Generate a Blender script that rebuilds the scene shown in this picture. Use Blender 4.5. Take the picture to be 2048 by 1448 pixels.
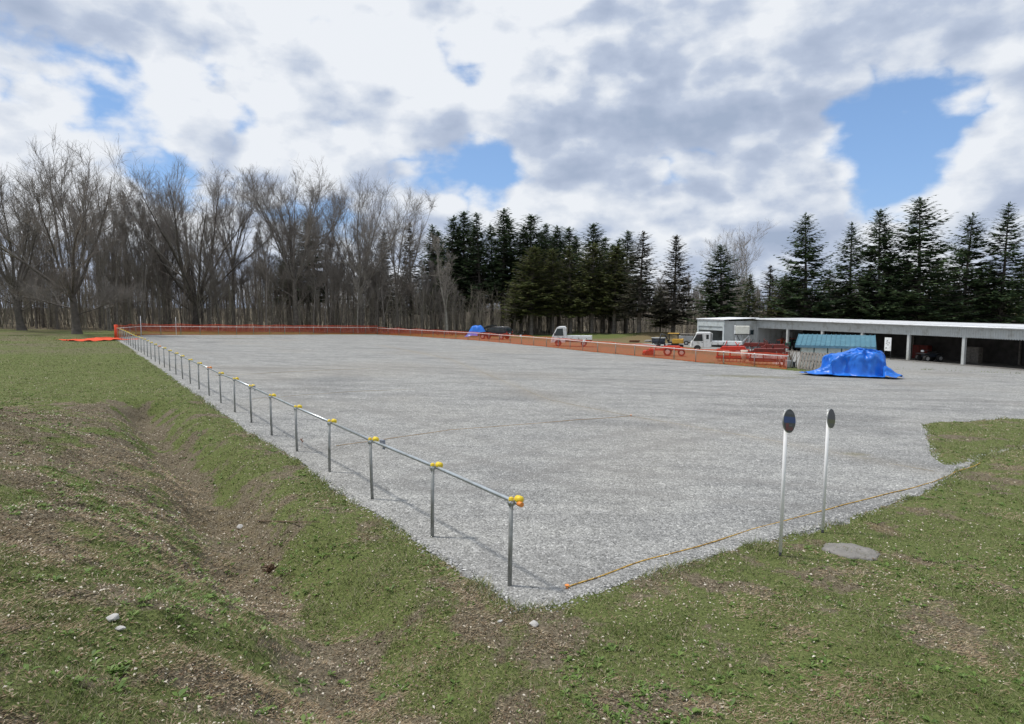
import bpy, bmesh, math, random
import numpy as np
from mathutils import Vector, Matrix

# ------------------------------------------------------------------ camera
S = bpy.context.scene
for o in list(bpy.data.objects):
    bpy.data.objects.remove(o)
CAMZ = 2.95
PITCH = math.atan((724 - 615) / 1262.0)
FPX = 1262.0
cam_d = bpy.data.cameras.new('camera')
cam = bpy.data.objects.new('camera', cam_d)
S.collection.objects.link(cam)
cam.location = (0, 0, CAMZ)
cam.rotation_euler = (math.radians(90) - PITCH, 0, 0)
cam_d.sensor_width = 36
cam_d.lens = 36 * FPX / 2048
cam_d.clip_start = .05
cam_d.clip_end = 4000
S.camera = cam

# ------------------------------------------------------------------ light
SUN_EL = math.radians(65)
SHX, SHY = 0.99, -0.14                       # where shadows fall
SUN_AZ = math.atan2(-SHX, -SHY)              # clockwise from +Y
sun_d = bpy.data.lights.new('sun', 'SUN')
sun_d.energy = 2.8
sun_d.angle = math.radians(5)
sun_d.color = (1.0, .955, .89)
sun = bpy.data.objects.new('sun', sun_d)
S.collection.objects.link(sun)
to_sun = Vector((-SHX * math.cos(SUN_EL), -SHY * math.cos(SUN_EL), math.sin(SUN_EL) * math.hypot(SHX, SHY))).normalized()
sun.rotation_euler = to_sun.to_track_quat('Z', 'Y').to_euler()

S.view_settings.view_transform = 'Standard'
S.view_settings.look = 'None'
S.view_settings.exposure = 0.15
S.view_settings.gamma = 1
S.view_settings.use_curve_mapping = False
S.render.engine = 'CYCLES'


def pix_dir(px, py):
    a = (px - 1024) / FPX
    b = (724 - py) / FPX
    c, s = math.cos(PITCH), math.sin(PITCH)
    return Vector((a, c + b * s, -s + b * c))


def make_world():
    w = bpy.data.worlds.new('World')
    S.world = w
    w.use_nodes = True
    nt = w.node_tree
    N, L = nt.nodes, nt.links
    N.clear()
    out = N.new('ShaderNodeOutputWorld')
    bg = N.new('ShaderNodeBackground')
    L.new(bg.outputs[0], out.inputs[0])
    sky = N.new('ShaderNodeTexSky')
    sky.sky_type = 'NISHITA'
    sky.sun_disc = False
    sky.sun_elevation = SUN_EL
    sky.sun_rotation = SUN_AZ
    sky.air_density = 1.15
    sky.dust_density = .15
    sky.ozone_density = 3.5
    tc = N.new('ShaderNodeTexCoord')

    def math_(op, a, b=None, clamp=False):
        n = N.new('ShaderNodeMath'); n.operation = op; n.use_clamp = clamp
        for i, v in enumerate((a, b)):
            if v is None: continue
            if isinstance(v, (int, float)): n.inputs[i].default_value = v
            else: L.new(v, n.inputs[i])
        return n.outputs[0]

    def vmul(v, vec, loc=(0, 0, 0)):
        n = N.new('ShaderNodeMapping'); n.inputs['Scale'].default_value = vec
        n.inputs['Location'].default_value = loc
        L.new(v, n.inputs['Vector']); return n.outputs[0]

    def noise(v, sc, det, rough=.55, dist=0.0, lac=2.0):
        n = N.new('ShaderNodeTexNoise'); n.inputs['Scale'].default_value = sc
        n.inputs['Detail'].default_value = det; n.inputs['Roughness'].default_value = rough
        n.inputs['Distortion'].default_value = dist; n.inputs['Lacunarity'].default_value = lac
        L.new(v, n.inputs['Vector']); return n.outputs[0]

    def sstep(v, a, b, lo=0.0, hi=1.0):
        n = N.new('ShaderNodeMapRange'); n.interpolation_type = 'SMOOTHSTEP'
        L.new(v, n.inputs['Value'])
        n.inputs['From Min'].default_value = a; n.inputs['From Max'].default_value = b
        n.inputs['To Min'].default_value = lo; n.inputs['To Max'].default_value = hi
        return n.outputs[0]

    d = tc.outputs['Generated']
    sep = N.new('ShaderNodeSeparateXYZ'); L.new(d, sep.inputs[0])
    def field(off):
        st = vmul(d, (1, 1, 1.6), (3.7 + off[0], 1.3 + off[1], .4 + off[2] * 1.6))
        big = noise(st, 2.6, 8, .57)
        bl = N.new('ShaderNodeTexNoise'); bl.inputs['Scale'].default_value = 6.0; bl.inputs['Detail'].default_value = 3
        bl.inputs['Roughness'].default_value = .5
        L.new(st, bl.inputs['Vector'])
        puff = math_('ABSOLUTE', math_('SUBTRACT', bl.outputs[0], .5))          # rounded heaps with creases between
        return math_('ADD', big, math_('MULTIPLY', math_('SUBTRACT', puff, .09), .75))
    cov = field((0, 0, 0))
    cov_up = field((-.018, .004, .030))
    relief = math_('SUBTRACT', cov_up, cov)
    fl = noise(vmul(d, (1, 1, 3.0), (.3, 5.1, .7)), 4.0, 5, .55)       # flat layers low down
    cov = math_('ADD', cov, math_('MULTIPLY', math_('SUBTRACT', fl, .5), .22))
    # openings between the clouds
    for (px, py, k, amp) in ((215, 225, 500, .14), (330, 375, 400, .13), (990, 322, 420, .20), (830, 330, 500, .13),
                             (1800, 305, 260, .25), (960, 150, 300, .15), (640, 410, 300, .10), (1330, 322, 900, .10),
                             (60, 420, 300, .08), (2000, 330, 200, .08),
                             (330, 150, 45, -.10), (120, 260, 300, -.06)):
        v = pix_dir(px, py).normalized()
        dp = N.new('ShaderNodeVectorMath'); dp.operation = 'DOT_PRODUCT'
        nrm = N.new('ShaderNodeVectorMath'); nrm.operation = 'NORMALIZE'
        L.new(d, nrm.inputs[0]); L.new(nrm.outputs[0], dp.inputs[0])
        dp.inputs[1].default_value = v
        e = math_('MULTIPLY', math_('EXPONENT', math_('MULTIPLY', math_('SUBTRACT', dp.outputs['Value'], 1.0), float(k))), amp)
        cov = math_('SUBTRACT', cov, e)
    cov = math_('ADD', math_('ADD', cov, .160), sstep(sep.outputs[2], .32, .04, 0.0, .075))
    alpha = sstep(cov, .455, .565)
    # the grey hearts and white rims of the clouds
    st2 = vmul(d, (1, 1, 1.7), (1.1, 6.3, 2.2))
    n2 = noise(st2, 6.0, 6, .56)
    n3 = noise(st2, 2.3, 3, .5)
    grey = math_('ADD', math_('MULTIPLY', sstep(cov, .47, .80), .46), math_('MULTIPLY', relief, 4.2))
    grey = math_('ADD', grey, math_('MULTIPLY', math_('SUBTRACT', n2, .5), .8))
    grey = math_('ADD', grey, math_('MULTIPLY', math_('SUBTRACT', fl, .5), .7))
    grey = math_('ADD', grey, math_('MULTIPLY', math_('SUBTRACT', n3, .52), 1.7), True)
    ramp = N.new('ShaderNodeValToRGB'); L.new(grey, ramp.inputs[0])
    el = ramp.color_ramp.elements
    el[0].position = 0.0; el[0].color = (.76, .79, .835, 1)
    el[1].position = 1.0; el[1].color = (.33, .40, .53, 1)
    e = el.new(.28); e.color = (.60, .65, .735, 1)
    e = el.new(.5); e.color = (.455, .52, .645, 1)
    e = el.new(.75); e.color = (.385, .45, .58, 1)
    skm = N.new('ShaderNodeVectorMath'); skm.operation = 'SCALE'
    L.new(sky.outputs[0], skm.inputs[0]); skm.inputs['Scale'].default_value = .105
    hz = sstep(sep.outputs[2], 0.02, .6, .55, 0.1)       # pale air low down
    m0 = N.new('ShaderNodeMixRGB'); L.new(hz, m0.inputs[0]); L.new(skm.outputs[0], m0.inputs[1])
    m0.inputs[2].default_value = (.22, .42, .86, 1)
    mx = N.new('ShaderNodeMixRGB'); L.new(alpha, mx.inputs[0])
    L.new(m0.outputs[0], mx.inputs[1]); L.new(ramp.outputs[0], mx.inputs[2])
    L.new(mx.outputs[0], bg.inputs['Color'])
    bg.inputs['Strength'].default_value = 1.0
    w.cycles.sampling_method = 'MANUAL'
    w.cycles.sample_map_resolution = 512


make_world()

# ------------------------------------------------------------------ helpers
COL = S.collection
rng = np.random.default_rng(11)
R = random.Random(5)


def G0(x, y):
    return -.024 * x - .014 * y


def gpt(px, py, dz=0.0):
    """point of the sloping lot seen at a place of the photograph"""
    v = pix_dir(px, py)
    k = (CAMZ - dz) / (-(v.z) - .024 * v.x - .014 * v.y)
    return Vector((v.x * k, v.y * k, CAMZ + v.z * k))


def tag(o, label=None, cat=None, group=None, kind=None):
    if label: o['label'] = label
    if cat: o['category'] = cat
    if group: o['group'] = group
    if kind: o['kind'] = kind
    return o


def empty(name, loc=(0, 0, 0), rz=0.0, label=None, cat=None, group=None):
    o = bpy.data.objects.new(name, None)
    o.empty_display_size = .2
    COL.objects.link(o)
    o.location = loc
    o.rotation_euler = (0, 0, rz)
    return tag(o, label, cat, group)


def mesh_np(name, V, F, mat=None, smooth=False, nper=3):
    V = np.asarray(V, dtype=np.float32).reshape(-1, 3)
    F = np.asarray(F, dtype=np.int32).reshape(-1, nper)
    me = bpy.data.meshes.new(name)
    me.vertices.add(len(V)); me.vertices.foreach_set('co', V.ravel())
    me.loops.add(F.size); me.loops.foreach_set('vertex_index', F.ravel())
    me.polygons.add(len(F))
    me.polygons.foreach_set('loop_start', np.arange(0, F.size, nper, dtype=np.int32))
    try:
        me.polygons.foreach_set('loop_total', np.full(len(F), nper, dtype=np.int32))
    except Exception:
        pass
    if smooth:
        me.polygons.foreach_set('use_smooth', np.ones(len(F), dtype=bool))
    me.update(calc_edges=True)
    if mat: me.materials.append(mat)
    return me


def link(name, me, parent=None, loc=(0, 0, 0)):
    o = bpy.data.objects.new(name, me)
    COL.objects.link(o)
    o.location = loc
    if parent: o.parent = parent
    return o


def rot(ax, ang):
    return Matrix.Rotation(ang, 3, ax)


class MB:
    """collects shapes, then makes one mesh"""
    def __init__(s): s.v = []; s.f = []; s.sm = []

    def add(s, vs, fs, smooth=False):
        b = len(s.v)
        s.v += [tuple(v) for v in vs]
        s.f += [tuple(i + b for i in f) for f in fs]
        s.sm += [smooth] * len(fs)
        return s

    def box(s, c, d, M=None):
        hx, hy, hz = d[0] / 2, d[1] / 2, d[2] / 2
        vs = [Vector((x, y, z)) for x in (-hx, hx) for y in (-hy, hy) for z in (-hz, hz)]
        if M is not None: vs = [M @ v for v in vs]
        vs = [v + Vector(c) for v in vs]
        return s.add(vs, [(0, 1, 3, 2), (4, 6, 7, 5), (0, 4, 5, 1), (2, 3, 7, 6), (0, 2, 6, 4), (1, 5, 7, 3)])

    def bev(s, c, d, b=.02, M=None):
        """box with chamfered edges"""
        hx, hy, hz = d[0] / 2, d[1] / 2, d[2] / 2
        bm = bmesh.new()
        bmesh.ops.create_cube(bm, size=1)
        for v in bm.verts: v.co = Vector((v.co.x * d[0], v.co.y * d[1], v.co.z * d[2]))
        bmesh.ops.bevel(bm, geom=bm.edges[:], offset=min(b, hx * .9, hy * .9, hz * .9), segments=2, affect='EDGES', profile=.6)
        bm.verts.index_update()
        vs = [(M @ v.co if M is not None else v.co.copy()) + Vector(c) for v in bm.verts]
        fs = [[v.index for v in f.verts] for f in bm.faces]
        bm.free()
        return s.add(vs, fs)

    def tube(s, pts, rad, n=6, cap=True, smooth=True):
        pts = [Vector(p) for p in pts]
        if isinstance(rad, (int, float)): rad = [rad] * len(pts)
        vs = []; fs = []
        ref = None
        for i, p in enumerate(pts):
            a = pts[max(i - 1, 0)]; b = pts[min(i + 1, len(pts) - 1)]
            t = (b - a).normalized()
            if ref is None:
                ref = t.orthogonal().normalized()
            ref = (ref - t * ref.dot(t)).normalized()
            bn = t.cross(ref)
            for k in range(n):
                an = 2 * math.pi * k / n
                vs.append(p + (ref * math.cos(an) + bn * math.sin(an)) * rad[i])
        for i in range(len(pts) - 1):
            for k in range(n):
                fs.append((i * n + k, i * n + (k + 1) % n, (i + 1) * n + (k + 1) % n, (i + 1) * n + k))
        s.add(vs, fs, smooth)
        if cap:
            b = len(s.v) - len(vs)
            s.f.append(tuple(b + k for k in reversed(range(n)))); s.sm.append(False)
            s.f.append(tuple(b + (len(pts) - 1) * n + k for k in range(n))); s.sm.append(False)
        return s

    def ell(s, c, r, nu=12, nv=8, M=None):
        vs = [Vector((0, 0, -1))]
        for j in range(1, nv):
            th = -math.pi / 2 + math.pi * j / nv
            for i in range(nu):
                a = 2 * math.pi * i / nu
                vs.append(Vector((math.cos(th) * math.cos(a), math.cos(th) * math.sin(a), math.sin(th))))
        vs.append(Vector((0, 0, 1)))
        fs = [(0, 1 + (i + 1) % nu, 1 + i) for i in range(nu)]
        for j in range(nv - 2):
            for i in range(nu):
                a = 1 + j * nu + i; b = 1 + j * nu + (i + 1) % nu
                fs.append((a, b, b + nu, a + nu))
        t = len(vs) - 1
        fs += [(t, 1 + (nv - 2) * nu + i, 1 + (nv - 2) * nu + (i + 1) % nu) for i in range(nu)]
        vs = [Vector((v.x * r[0], v.y * r[1], v.z * r[2])) for v in vs]
        if M is not None: vs = [M @ v for v in vs]
        return s.add([v + Vector(c) for v in vs], fs, True)

    def prism(s, prof, y0, y1, M=None, off=(0, 0, 0)):
        """profile in x-z pulled along y"""
        n = len(prof)
        vs = [Vector((x, y0, z)) for x, z in prof] + [Vector((x, y1, z)) for x, z in prof]
        if M is not None: vs = [M @ v for v in vs]
        vs = [v + Vector(off) for v in vs]
        fs = [tuple(range(n)), tuple(reversed(range(n, 2 * n)))]
        fs += [(i, i + n, (i + 1) % n + n, (i + 1) % n) for i in range(n)]
        return s.add(vs, fs)

    def build(s, name, mat, parent=None, loc=(0, 0, 0)):
        me = s.mesh(name, mat)
        return link(name, me, parent, loc)

    def mesh(s, name, mat):
        me = bpy.data.meshes.new(name)
        me.from_pydata(s.v, [], s.f)
        me.polygons.foreach_set('use_smooth', s.sm)
        bm = bmesh.new(); bm.from_mesh(me)
        bmesh.ops.recalc_face_normals(bm, faces=bm.faces)
        bm.to_mesh(me); bm.free()
        if mat: me.materials.append(mat)
        return me


def copy_tree(o, parent=None):
    c = o.copy()
    COL.objects.link(c)
    if parent: c.parent = parent
    for ch in o.children:
        copy_tree(ch, c)
    return c


# value noise for shapes
def _hash(ix, iy, seed):
    h = (ix.astype(np.int64) * 374761393 + iy.astype(np.int64) * 668265263 + seed * 982451653) & 0x7fffffff
    h = ((h ^ (h >> 13)) * 1274126177) & 0x7fffffff
    return ((h ^ (h >> 16)) & 0xffff) / 65535.0


def vnoise(x, y, sc, seed=0):
    x = np.asarray(x, float) / sc; y = np.asarray(y, float) / sc
    ix = np.floor(x); iy = np.floor(y); fx = x - ix; fy = y - iy
    fx = fx * fx * (3 - 2 * fx); fy = fy * fy * (3 - 2 * fy)
    a = _hash(ix, iy, seed); b = _hash(ix + 1, iy, seed); c = _hash(ix, iy + 1, seed); d = _hash(ix + 1, iy + 1, seed)
    return (a * (1 - fx) + b * fx) * (1 - fy) + (c * (1 - fx) + d * fx) * fy


def fbm(x, y, sc, octv=4, seed=0):
    t = 0; a = .5; n = 0
    for i in range(octv):
        t = t + a * vnoise(x, y, sc / 2 ** i, seed + i * 17); n += a; a *= .55
    return t / n


def sm(x, a, b):
    t = np.clip((x - a) / (b - a), 0, 1)
    return t * t * (3 - 2 * t)


def poly_sdf(x, y, P):
    """signed distance to polygon, negative inside"""
    x = np.asarray(x, float); y = np.asarray(y, float)
    d = np.full(x.shape, 1e9); sgn = np.ones(x.shape)
    n = len(P)
    for i in range(n):
        ax, ay = P[i]; bx, by = P[(i + 1) % n]
        ex, ey = bx - ax, by - ay
        wx, wy = x - ax, y - ay
        t = np.clip((wx * ex + wy * ey) / (ex * ex + ey * ey), 0, 1)
        d = np.minimum(d, (wx - ex * t) ** 2 + (wy - ey * t) ** 2)
        c = ((ay <= y) & (by > y) & (ex * wy - ey * wx > 0)) | ((ay > y) & (by <= y) & (ex * wy - ey * wx < 0))
        sgn = np.where(c, -sgn, sgn)
    return np.sqrt(d) * sgn


# ------------------------------------------------------------------ materials
def nodes_of(name):
    m = bpy.data.materials.new(name); m.use_nodes = True
    return m, m.node_tree.nodes, m.node_tree.links, m.node_tree.nodes['Principled BSDF']


def mat(name, col, rough=.6, metal=0.0, var=.12, scale=6.0, bump=0.0, dirt=None, dscale=2.0, spec=.4, trans=0.0, dlo=.5, dhi=.75, bscale=None):
    """painted or bare surface with grain and wear"""
    m, N, L, P = nodes_of(name)
    P.inputs['Roughness'].default_value = rough
    P.inputs['Metallic'].default_value = metal
    P.inputs['Specular IOR Level'].default_value = spec
    tc = N.new('ShaderNodeTexCoord')
    n1 = N.new('ShaderNodeTexNoise'); n1.inputs['Scale'].default_value = scale; n1.inputs['Detail'].default_value = 6
    L.new(tc.outputs['Object'], n1.inputs['Vector'])
    mr = N.new('ShaderNodeMapRange'); L.new(n1.outputs[0], mr.inputs[0])
    mr.inputs[1].default_value = .3; mr.inputs[2].default_value = .7
    mr.inputs[3].default_value = 1 - var; mr.inputs[4].default_value = 1 + var
    mul = N.new('ShaderNodeVectorMath'); mul.operation = 'SCALE'
    mul.inputs[0].default_value = col[:3]; L.new(mr.outputs[0], mul.inputs['Scale'])
    out = mul.outputs[0]
    if dirt:
        n2 = N.new('ShaderNodeTexNoise'); n2.inputs['Scale'].default_value = dscale; n2.inputs['Detail'].default_value = 8
        n2.inputs['Roughness'].default_value = .65
        L.new(tc.outputs['Object'], n2.inputs['Vector'])
        r2 = N.new('ShaderNodeMapRange'); L.new(n2.outputs[0], r2.inputs[0])
        r2.inputs[1].default_value = dlo; r2.inputs[2].default_value = dhi
        mx = N.new('ShaderNodeMixRGB'); L.new(r2.outputs[0], mx.inputs[0]); L.new(out, mx.inputs[1])
        mx.inputs[2].default_value = (*dirt[:3], 1)
        out = mx.outputs[0]
    L.new(out, P.inputs['Base Color'])
    if bump:
        bp = N.new('ShaderNodeBump'); bp.inputs['Strength'].default_value = bump; bp.inputs['Distance'].default_value = .02
        if bscale:
            n4 = N.new('ShaderNodeTexNoise'); n4.inputs['Scale'].default_value = bscale; n4.inputs['Detail'].default_value = 5
            L.new(tc.outputs['Object'], n4.inputs['Vector']); L.new(n4.outputs[0], bp.inputs['Height'])
        else:
            L.new(n1.outputs[0], bp.inputs['Height'])
        L.new(bp.outputs[0], P.inputs['Normal'])
    return m


def mat_rand(name, cols, rough=.8, spec=.2, translucent=0.0, patch=0.0):
    """colour chosen per loose piece (each blade, leaf or stone)"""
    m, N, L, P = nodes_of(name)
    P.inputs['Roughness'].default_value = rough
    P.inputs['Specular IOR Level'].default_value = spec
    g = N.new('ShaderNodeNewGeometry')
    r = N.new('ShaderNodeValToRGB')
    el = r.color_ramp.elements
    while len(el) < len(cols): el.new(.5)
    for i, c in enumerate(cols):
        el[i].position = i / (len(cols) - 1); el[i].color = (*c, 1)
    src = g.outputs['Random Per Island']
    if patch:
        tc = N.new('ShaderNodeTexCoord')
        n = N.new('ShaderNodeTexNoise'); n.inputs['Scale'].default_value = .9; n.inputs['Detail'].default_value = 5
        L.new(tc.outputs['Object'], n.inputs['Vector'])
        a = N.new('ShaderNodeMapRange'); L.new(n.outputs[0], a.inputs[0])
        a.inputs[1].default_value = .3; a.inputs[2].default_value = .7; a.inputs[3].default_value = -patch; a.inputs[4].default_value = patch
        ad = N.new('ShaderNodeMath'); ad.operation = 'ADD'; ad.use_clamp = True
        L.new(src, ad.inputs[0]); L.new(a.outputs[0], ad.inputs[1]); src = ad.outputs[0]
    L.new(src, r.inputs[0])
    L.new(r.outputs[0], P.inputs['Base Color'])
    if translucent:
        tr = N.new('ShaderNodeBsdfTranslucent'); L.new(r.outputs[0], tr.inputs[0])
        mx = N.new('ShaderNodeMixShader'); mx.inputs[0].default_value = translucent
        L.new(P.outputs[0], mx.inputs[1]); L.new(tr.outputs[0], mx.inputs[2])
        L.new(mx.outputs[0], N['Material Output'].inputs[0])
    return m


M = {}
M['galv'] = mat('galvanised_steel', (.46, .50, .52), .38, .75, .12, 14, dirt=(.34, .35, .33), dscale=5)
M['galv_post'] = mat('weathered_post_steel', (.30, .31, .30), .5, .55, .15, 10, dirt=(.18, .18, .16), dscale=6)
M['yellow'] = mat('yellow_plastic', (.78, .58, .03), .45, var=.12, scale=20, dirt=(.55, .35, .03), dscale=12)
M['orange_cap'] = mat('orange_plastic', (.72, .26, .06), .5, var=.1)
M['net'] = mat('orange_netting', (.74, .080, .022), .6, var=.12, scale=3)
M['white_rail'] = mat('pale_pipe', (.78, .72, .69), .45, .15, .1, 4)
M['white'] = mat('white_paint', (.84, .86, .86), .35, var=.04, scale=3, dirt=(.50, .49, .45), dscale=2.5)
M['pole_white'] = mat('white_pipe', (.80, .80, .80), .4, var=.04, scale=8, dirt=(.60, .58, .52), dscale=6, dlo=.62, dhi=.9)
M['black'] = mat('black_rubber', (.02, .02, .02), .8)
M['dark'] = mat('dark_metal', (.04, .042, .045), .55, .2)
M['glass'] = mat('window_glass', (.03, .045, .05), .08, var=.1, spec=.8)
M['chrome'] = mat('bright_trim', (.55, .56, .57), .25, .8)
M['lens'] = mat('lamp_lens', (.70, .72, .72), .15, var=.03)
M['redlens'] = mat('red_lens', (.45, .02, .015), .2)
M['carblack'] = mat('black_car_paint', (.012, .014, .02), .18, .1, spec=.7)
M['red'] = mat('red_machine_paint', (.60, .045, .025), .5, var=.2, scale=9, dirt=(.16, .05, .03), dscale=5)
M['darkred'] = mat('dark_red_rusty_paint', (.20, .025, .018), .65, var=.3, scale=8, dirt=(.07, .03, .02), dscale=4, dlo=.4)
M['yellowm'] = mat('yellow_machine_paint', (.62, .36, .05), .5, var=.12, dirt=(.3, .18, .06), dscale=3)
M['grey'] = mat('grey_sheet', (.36, .37, .37), .6, .1, .1, 3, dirt=(.25, .23, .2))
M['shedwall'] = mat('pale_shed_cladding', (.52, .54, .53), .55, .1, .06, 2, dirt=(.30, .29, .25), dscale=1.2)
M['shedwall2'] = mat('pale_blue_grey_cladding', (.56, .62, .64), .5, .1, .05, 2, dirt=(.36, .38, .36), dscale=1.4)
M['roofwhite'] = mat('white_metal_roof', (.74, .76, .78), .4, .1, .05, 2, dirt=(.5, .5, .48), dscale=2)
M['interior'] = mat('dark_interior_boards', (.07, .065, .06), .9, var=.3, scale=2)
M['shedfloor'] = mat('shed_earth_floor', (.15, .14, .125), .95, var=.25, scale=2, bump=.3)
M['hutroof'] = mat('blue_green_metal_roof', (.055, .185, .25), .42, .25, .12, 3, dirt=(.11, .27, .33), dscale=2.2)
M['hutwall'] = mat('pale_mint_wall_board', (.74, .80, .73), .7, var=.05, scale=2, dirt=(.40, .43, .36), dscale=1.6)
M['hutframe'] = mat('dark_green_frame', (.05, .10, .085), .6)
M['wood'] = mat('weathered_grey_wood', (.225, .205, .18), .85, var=.3, scale=7, bump=.4, dirt=(.13, .115, .10), dscale=4)
M['tarp'] = mat('blue_tarpaulin', (.012, .15, .62), .38, var=.16, scale=2.5, bump=.25, dirt=(.03, .23, .74), dscale=1.6, spec=.5, bscale=9)
M['concrete'] = mat('rough_concrete', (.215, .205, .19), .9, var=.16, scale=8, bump=.7, dirt=(.12, .115, .10), dscale=3.5, bscale=30)
M['stone'] = mat('pale_stone', (.46, .45, .43), .85, var=.2, scale=14, bump=.6, dirt=(.28, .27, .24), dscale=9)
M['root'] = mat('dark_brown_root', (.075, .042, .022), .95, var=.35, scale=18, bump=.8)
M['stick'] = mat('dead_stick', (.13, .09, .06), .9, var=.3, scale=20)
M['tank'] = mat('cream_tank_plastic', (.62, .62, .55), .55, var=.05, dirt=(.45, .44, .38))
M['alu'] = mat('aluminium_ladder', (.60, .62, .63), .4, .5)
M['bark'] = mat('grey_brown_bark', (.185, .165, .145), .95, var=.35, scale=3, bump=.6, dirt=(.09, .08, .07), dscale=1.3)
M['barkd'] = mat('dark_bark', (.105, .092, .080), .95, var=.3, scale=3, bump=.5)
M['barkp'] = mat('pale_birch_bark', (.34, .315, .28), .9, var=.3, scale=2.5, dirt=(.16, .145, .13), dscale=1.5)
M['twig'] = mat('fine_twigs', (.225, .203, .182), .9, var=.25, scale=.35)
M['twigfar'] = mat('far_twigs', (.20, .175, .145), .9, var=.3, scale=.15)
M['twigp'] = mat('pale_twigs', (.32, .29, .255), .9, var=.25, scale=.35)
M['brush'] = mat_rand('undergrowth_stems', [(.11, .09, .08), (.20, .175, .15), (.27, .24, .205), (.17, .165, .11), (.40, .36, .31)], .95)
M['greentin'] = mat('green_machine_paint', (.05, .19, .12), .5)
M['navy'] = mat('navy_plastic', (.025, .032, .045), .5)


def needle_mat(name, cols):
    m = mat_rand(name, cols, .75, .25, .28)
    return m


M['needle'] = needle_mat('conifer_needles', [(.030, .056, .028), (.056, .096, .042), (.090, .130, .052), (.064, .104, .056)])
M['needle_ol'] = needle_mat('olive_conifer_needles', [(.065, .085, .030), (.11, .138, .045), (.155, .175, .060), (.175, .165, .08)])
M['needle_gr'] = needle_mat('greyish_conifer_needles', [(.050, .054, .036), (.080, .082, .054), (.11, .10, .072), (.068, .076, .046)])

# ------------------------------------------------------------------ terrain
P0 = gpt(1019, 1171)
P1 = gpt(235, 675.5)
FD = Vector((P1.x - P0.x, P1.y - P0.y)); FLEN = FD.length; FD.normalize()
FN = Vector((-FD.y, FD.x))            # to the left of the fence


def st_of(x, y):
    dx = x - P0.x; dy = y - P0.y
    return dx * FN.x + dy * FN.y, dx * FD.x + dy * FD.y


def from_st(s, t):
    return P0.x + FN.x * s + FD.x * t, P0.y + FN.y * s + FD.y * t


def p2(px, py):
    v = gpt(px, py); return (v.x, v.y)


tipx, tipy = from_st(.22, -.5)
LOT = [(tipx, tipy), from_st(.30, 8), from_st(.35, 20), from_st(.4, FLEN + .3), p2(290, 669.8), p2(500, 669.6), p2(755, 668.6), p2(850, 674.0), p2(950, 680.6), p2(1100, 694.3),
       p2(1182, 703.6), p2(1288, 713.4), p2(1398, 725), p2(1575, 740), p2(1620, 744), p2(1700, 741), p2(1830, 739), (46, 37), (58, 26), (70, 12), (50, -2),
       p2(2060, 893), p2(1960, 912), p2(1869, 973), p2(1702, 1036), p2(1548, 1077), p2(1394, 1118), p2(1240, 1168), p2(1120, 1207), p2(1065, 1212)]
WEDGE = [p2(1846, 848), p2(1858, 882), p2(1871, 918), p2(1905, 930), p2(1990, 905), p2(2200, 870), p2(2200, 842), p2(2000, 838)]
CPTS = [Vector((18, 100)), Vector((29, 104))]


def forest_y(x):
    """where the wood begins"""
    x = np.asarray(x, float)
    y = np.interp(x, [-160, -75, -50, -38, -18, 4, 15, 24, 40, 60, 120], [60, 70, 79, 84, 94, 101, 104, 112, 104, 92, 80])
    return y + (vnoise(x, x * 0, 7, 3) - .5) * 3


def H(x, y):
    x = np.asarray(x, float); y = np.asarray(y, float)
    xc = np.clip(x, -160, 110); yc = np.clip(y, -60, 180)
    h = -.024 * xc - .014 * yc
    s, t = st_of(x, y)
    wob = (vnoise(t, t * 0, 3.5, 5) - .5) * .5
    win = sm(t, -4.0, 1.0) * (1 - sm(t, 17.0, 18.3))
    dz = -.62 * np.exp(-((s - 1.95 - wob) / (.60 + .25 * (1 - sm(t, 1, 6)))) ** 2) * win * (1 - .35 * (1 - sm(t, 0, 5)))
    bw = 1 - sm(t, 8.5, 18.0)
    bank = np.clip(s - 2.35 - wob * .5, 0, None)
    bank = (1.75 * (1 - np.exp(-bank * .27))) * bw + .07 * np.exp(-((s - .95) / .35) ** 2) * win
    hump = .45 * np.exp(-(x ** 2 + y ** 2) / 5.0)
    near = 1 - sm(np.hypot(x, y), 30, 60)
    rough = (fbm(x, y, 1.1, 4, 21) - .5) * .13 * near + (fbm(x, y, .28, 2, 31) - .5) * .035 * near
    ditchy = np.clip(1 - np.abs(s - 2.0) / 2.4, 0, 1) * win
    rough = rough * (1 + 1.6 * ditchy + 1.2 * bw * (s > 2.0))
    z = h + dz + bank + hump + rough
    # green mounds beyond the yard
    z = z + 1.15 * np.exp(-(((x - 22.5) / 7.0) ** 2 + ((y - 95) / 4.0) ** 2)) + .55 * np.exp(-(((x - 12) / 6.0) ** 2 + ((y - 99) / 3.5) ** 2))
    z = z + .25 * np.clip(y - forest_y(x), 0, 4) / 4 * (fbm(x, y, 4, 3, 8))
    # the gravel lies in a shallow bed
    d = poly_sdf(x, y, LOT)
    dw = poly_sdf(x, y, WEDGE)
    d = np.maximum(d, -dw)
    far = sm(np.hypot(x, y), 25, 50)
    e = sm(d, -.16 - .5 * far, .02)
    bed = h - .07
    return bed * (1 - e) + (z + .012) * e


def spaced(segs):
    out = [segs[0][0]]
    for a, b, st in segs:
        n = max(1, int(round((b - a) / st)))
        out += list(np.linspace(a, b, n + 1)[1:])
    return np.array(out)


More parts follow.
